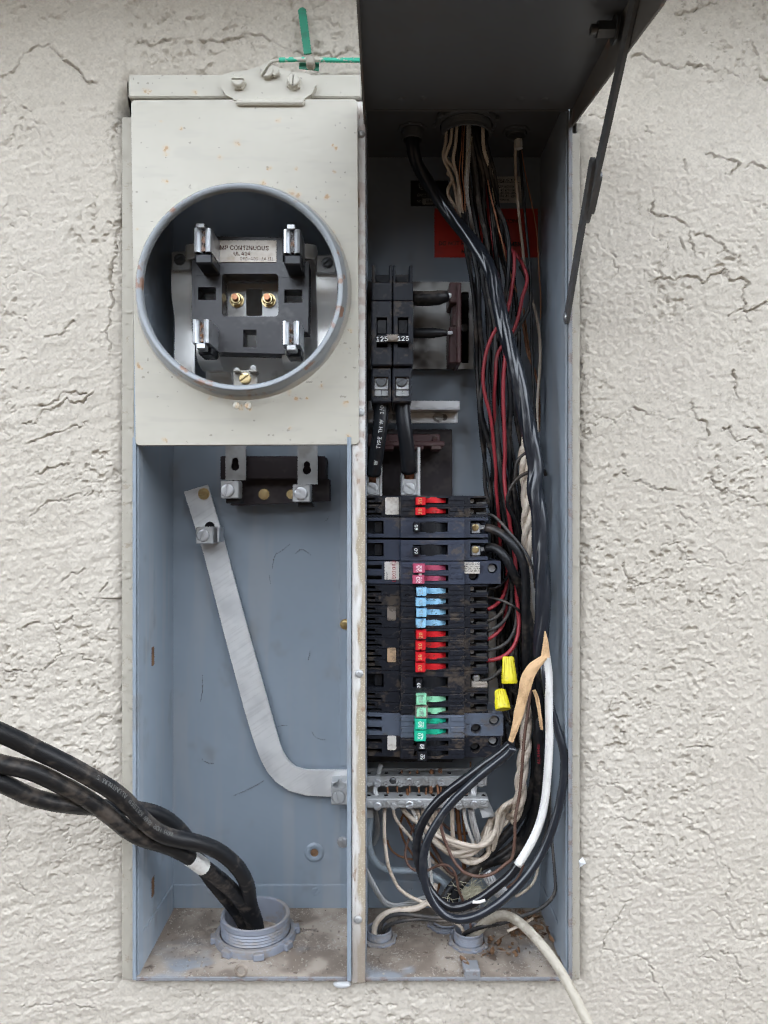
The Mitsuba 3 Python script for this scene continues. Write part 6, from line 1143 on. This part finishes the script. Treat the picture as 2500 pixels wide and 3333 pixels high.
tc = [('L', [(900, 1315, 0.003), (840, 1400, 0.003), (740, 1490, 0.003), (600, 1600, 0.003), (460, 1690, 0.004), (310, 1745, 0.005), (170, 1735, 0.006), (60, 1650, 0.007)]), ('E', [(545, 1090, 0.008), (490, 970, 0.009), (458, 840, 0.010), (468, 700, 0.011), (530, 560, 0.011), (640, 430, 0.010), (800, 305, 0.008), (960, 185, 0.006), (1090, 90, 0.003), (1130, 50, 0.002)])]
tp = spline([at(c, *q) for c, l in tc for q in l], 0.0016)
s_ = np.arange(len(tp)) * 0.0016
part(JK, 'taped_conductor', sweep(tp, 29 / 2 * sc(0.006) * (1 + 0.035 * ((s_ * 62 + 0.25 * np.sin(s_ * 90)) % 1.0)), 18, wob=0.06), 'wire_tape', 'conductor wrapped in black tape, bent in a loop', smooth=40)
part(JK, 'bared_patch', sweep(spline(pts(('E', [(860, 1188, -0.0018), (905, 1186, -0.0026), (950, 1172, -0.0024)])), 0.0015), 0.0013, 8), 'wire_clean_white', 'white showing where the tape gapes', smooth=True)
bc = [('D', [(1352, 1290, 0.018), (1362, 1400, 0.014), (1400, 1600, 0.010), (1462, 1820, 0.006)]), ('L', [(1362, 100, 0.003), (1382, 250, 0.003), (1372, 440, 0.002), (1328, 690, 0.001), (1265, 920, 0.000), (1180, 1130, 0.000), (1055, 1340, -0.002), (900, 1530, -0.004), (700, 1710, -0.006), (490, 1835, -0.007), (310, 1875, -0.006), (150, 1825, -0.004), (20, 1680, -0.002)]), ('E', [(520, 1060, 0.000), (503, 900, 0.002), (532, 750, 0.003), (600, 620, 0.003), (710, 470, 0.002), (860, 325, 0.001), (1010, 200, 0.000), (1135, 95, -0.002), (1150, 70, -0.003)])]
bp_ = spline([at(c, *q) for c, l in bc for q in l], 0.0022)
part(JK, 'black_conductor', sweep(bp_, 27 / 2 * sc(0.001), 18, wob=0.10), 'wire_gloss', 'glossy black conductor bent in a wide loop', smooth=True)
# --- wires at the floor
wire('pale beige wire rising from the left floor bushing toward the middle', 'wire_white', 19, [('E', [(150, 1460, 0.057), (150, 1400, 0.056), (165, 1335, 0.054), (225, 1275, 0.052), (320, 1245, 0.052), (430, 1238, 0.054), (510, 1205, 0.060), (570, 1140, 0.070), (590, 1060, 0.08)])], sides=12)
FW = 'dark wires along the floor from the left bushing'
wire('upper dark wire lying along the floor out of the left bushing', 'wire_grey', 13, [('E', [(190, 1440, 0.057), (195, 1370, 0.055), (240, 1300, 0.050), (330, 1272, 0.046), (480, 1285, 0.042), (640, 1300, 0.040), (800, 1270, 0.042), (930, 1240, 0.046), (1040, 1230, 0.05)])])
wire('lower dark wire lying along the floor out of the left bushing', 'wire_grey', 12, [('E', [(210, 1440, 0.059), (225, 1380, 0.055), (300, 1335, 0.048), (480, 1312, 0.042), (640, 1322, 0.040), (760, 1320, 0.042)])])
wire('thin dark wire hanging at the right and crossing the floor to the bushing', 'wire_grey', 11.5, [('L', [(1240, 560, 0.066), (1246, 900, 0.060), (1268, 1180, 0.052), (1286, 1430, 0.044), (1275, 1600, 0.038), (1200, 1710, 0.034), (1050, 1800, 0.034), (900, 1860, 0.036), (740, 1915, 0.038), (560, 1950, 0.040), (420, 1985, 0.044), (345, 2040, 0.048), (330, 2120, 0.050)])])
wire('cut end of a pale wire on the floor right of the middle bushing', 'wire_white', 9, [('L', [(795, 1995, 0.036), (860, 1965, 0.036), (960, 1915, 0.038), (1060, 1860, 0.040)])])
wire('dark flat wire curling into the middle floor bushing', 'wire_black', 14, [('L', [(330, 2110, 0.050), (345, 2035, 0.046), (420, 1985, 0.040), (560, 1940, 0.034), (700, 1905, 0.032)])])
single('flexible_cable', 'beige flat cable rising from the middle floor bushing and hanging out over the wall below', 'power cable', sweep(spline(pts(('E', [(830, 1480, 0.052), (850, 1432, 0.048), (900, 1385, 0.042), (960, 1325, 0.036), (1040, 1288, 0.028), (1120, 1290, 0.020), (1220, 1352, 0.010), (1330, 1465, 0.000), (1430, 1590, -0.010), (1520, 1730, -0.020), (1600, 1880, -0.030), (1690, 2060, -0.040), (1760, 2200, -0.048), (1860, 2480, -0.056), (1930, 2800, -0.058), (1960, 3150, -0.052)])), 0.003), wid('E', 41, 0.0), 16, flat=0.85), 'cable_beige', smooth=True)
# --- wire nuts
def wire_nut(label, c, top, base, rt, rb):
    a, b = at(c, *top), at(c, *base); L = np.linalg.norm(b - a); ax = (a - b) / L
    v = lathe([(0.0, L), (rt * 0.80, L), (rt, L - 0.0010), (rt * 1.04, L - 0.004), (rb * 0.96, 0.005), (rb, 0.003), (rb, 0.0008), (rb * 0.93, 0.0), (rb * 0.7, 0.0), (0, 0.001)], 72)
    p = v.vertices; ang = np.arctan2(p[:, 1], p[:, 0]); h = p[:, 2]
    g = (np.abs(np.sin(ang * 6)) ** 0.6 - 0.7) * 0.22 * np.clip((h - 0.0045) / 0.003, 0, 1) * (np.hypot(p[:, 0], p[:, 1]) > 1e-6)
    v.vertices[:, :2] *= (1 + g)[:, None]
    z = ax; x = np.cross([0, 1, 0.1], z); x /= np.linalg.norm(x); y = np.cross(z, x)
    M = np.eye(4); M[:3, 0], M[:3, 1], M[:3, 2], M[:3, 3] = x, y, z, b; v.apply_transform(M)
    return single('wire_nut', label, 'wire nut', v, 'yellow_plastic', smooth=40)
wire_nut('upright yellow wire nut beside the red handles, upper of the two', 'D', (1100, 1288, 0.030), (1110, 1488, 0.026), wid('D', 40, 0.03), wid('D', 58, 0.03))
wire_nut('tilted yellow wire nut below the upright one', 'D', (1040, 1535, 0.030), (1062, 1680, 0.022), wid('D', 40, 0.03), wid('D', 56, 0.03))
for tl, q in (('upper', [(1112, 1480, 0.030), (1125, 1530, 0.040), (1170, 1560, 0.055)]), ('lower', [(1062, 1670, 0.028), (1090, 1740, 0.04), (1130, 1800, 0.06)])):
    wire('short dark wire tail under the ' + tl + ' yellow wire nut', 'wire_black', 13, [('D', q)], 'wire tails under the wire nuts')
# --- floor litter
lf = [(1180, 1260, 0.070, 0.007), (1230, 1225, 0.085, 0.009), (1290, 1218, 0.090, 0.008), (1000, 1520, 0.034, 0.006), (1050, 1440, 0.048, 0.006), (960, 1420, 0.050, 0.006), (800, 1590, 0.020, 0.006), (1190, 1500, 0.036, 0.004), (1400, 1390, 0.050, 0.012), (960, 1190, 0.088, 0.006), (1150, 1290, 0.062, 0.005)]
for k, (x, y, d, s) in enumerate(lf):
    q = at('E', x, y, d); a = rng.uniform(0, 6.28); n = 9
    u = np.linspace(-1, 1, n); wv = 0.42 * np.sqrt(np.maximum(1 - u ** 2, 0.02)) * (1 + 0.3 * rng.normal(size=n) * 0.5)
    ctr = np.stack([u * s, 0 * u, 0.0012 + s * 0.25 * rng.uniform(0.3, 1) * (u ** 2)], 1)
    m = ribbon(list(ctr), np.abs(wv) * s * 1.5, (0, 0, 1), th=0.0003, fold=-0.0008)
    m.apply_transform(trimesh.transformations.rotation_matrix(a, [0, 0, 1]))
    if k == 8: m.apply_transform(trimesh.transformations.rotation_matrix(1.1, [0, 1, 0]))
    m.apply_translation([q[0], d, ZC + ZB + 0.0010 + (0.006 if k == 8 else 0) - m.bounds[0][2] * 0])
    single('dead_leaf', 'dead leaf ' + ('under the right of the black loop', 'right of the loop, near the back wall', 'against the back wall at the far right', 'in front of the middle floor bushing', 'right of the middle floor bushing, nearest to it', 'beside the middle bushing under the beige cable', 'lying near the front latch tab', 'small and brown under the beige cable', 'leaning up against the right side panel', 'at the back under the straw tuft', 'behind the beige cable where it crests')[k], 'leaf', m, 'leaf_brown', 'dead leaves on the breaker compartment floor', smooth=40)
lt = []
for k in range(170):
    u = rng.random()
    q = at('E', rng.uniform(1120, 1400) if u < 0.7 else rng.uniform(880, 1150), 0, 0.06); y = rng.uniform(0.055, 0.105) if u < 0.7 else rng.uniform(0.03, 0.06); s = rng.uniform(0.0006, 0.0022)
    m = m3.Manifold.hull_points(np.vstack([rng.normal(0, 1, (7, 3)) * [s, s * 0.6, s * 0.22]]) ); lt.append(tm(m.rotate([float(rng.uniform(-30, 30)), float(rng.uniform(-30, 30)), float(rng.uniform(0, 180))]).translate([float(min(q[0], XR - 0.004)), float(y), ZC + ZB + float(s) * 0.5])))
k = single('leaf_litter', 'crumbled brown leaf litter in the right back corner of the floor', 'leaf litter', cat(lt), 'leaf_brown'); labels[k]['kind'] = 'stuff'
gr = []
for k in range(900):
    x = rng.uniform(XL + 0.004, -0.032) if k % 2 else rng.uniform(-0.012, XR - 0.004)
    y = rng.uniform(0.004, 0.105); s = 0.00035 + 0.0008 * rng.random() ** 3
    g = trimesh.creation.icosahedron(); g.vertices *= s * rng.uniform(0.6, 1.2, (12, 1)); g.apply_translation([x, y, ZC + ZB + s * 0.4]); gr.append(g)
k = single('floor_grit', 'grit and crumbs scattered over both dusty floors', 'grit', cat(gr), 'grit'); labels[k]['kind'] = 'stuff'
tf = []
c0 = at('L', 440, 1610, 0.058)
wad = trimesh.creation.icosphere(3); wad.vertices *= np.array([0.0105, 0.0055, 0.0065]) * (0.55 + 0.9 * meshkit.fbm(wad.vertices * 2.3 + 4, 4, 3))[:, None]; wad.apply_translation(c0 + [0.001, 0.004, -0.002])
for k in range(70):
    d = rng.normal(0, 1, 3) * [1.0, 0.5, 0.7] + [0.4, -0.2, 0.35]; d /= np.linalg.norm(d); L = rng.uniform(0.006, 0.020)
    st_ = c0 + rng.normal(0, 0.005, 3) * [1.6, 0.7, 0.8]
    tf.append(sweep(spline([st_, st_ + d * L * 0.5 + rng.normal(0, 0.0016, 3), st_ + d * L]), rng.uniform(0.00012, 0.0003), 4, cap=False))
k = single('straw_tuft', 'tuft of pale straw and cobweb under the black cable loop', 'straw', cat(tf), 'straw'); labels[k]['kind'] = 'stuff'
part(k, 'wad', wad, 'straw', smooth=True)
q = at('S', 1260 * 1.507, 1865 * 1.507, 0.000)
single('paint_flake', 'white flake of paint stuck to the strip at the right edge of the box', 'paint flake', m3.Manifold.hull_points(np.array([q + [-0.001, 0.001, 0] + rng.normal(0, 1, 3) * [0.0015, 0.0005, 0.0019] for _ in range(16)])), 'paint_chip')
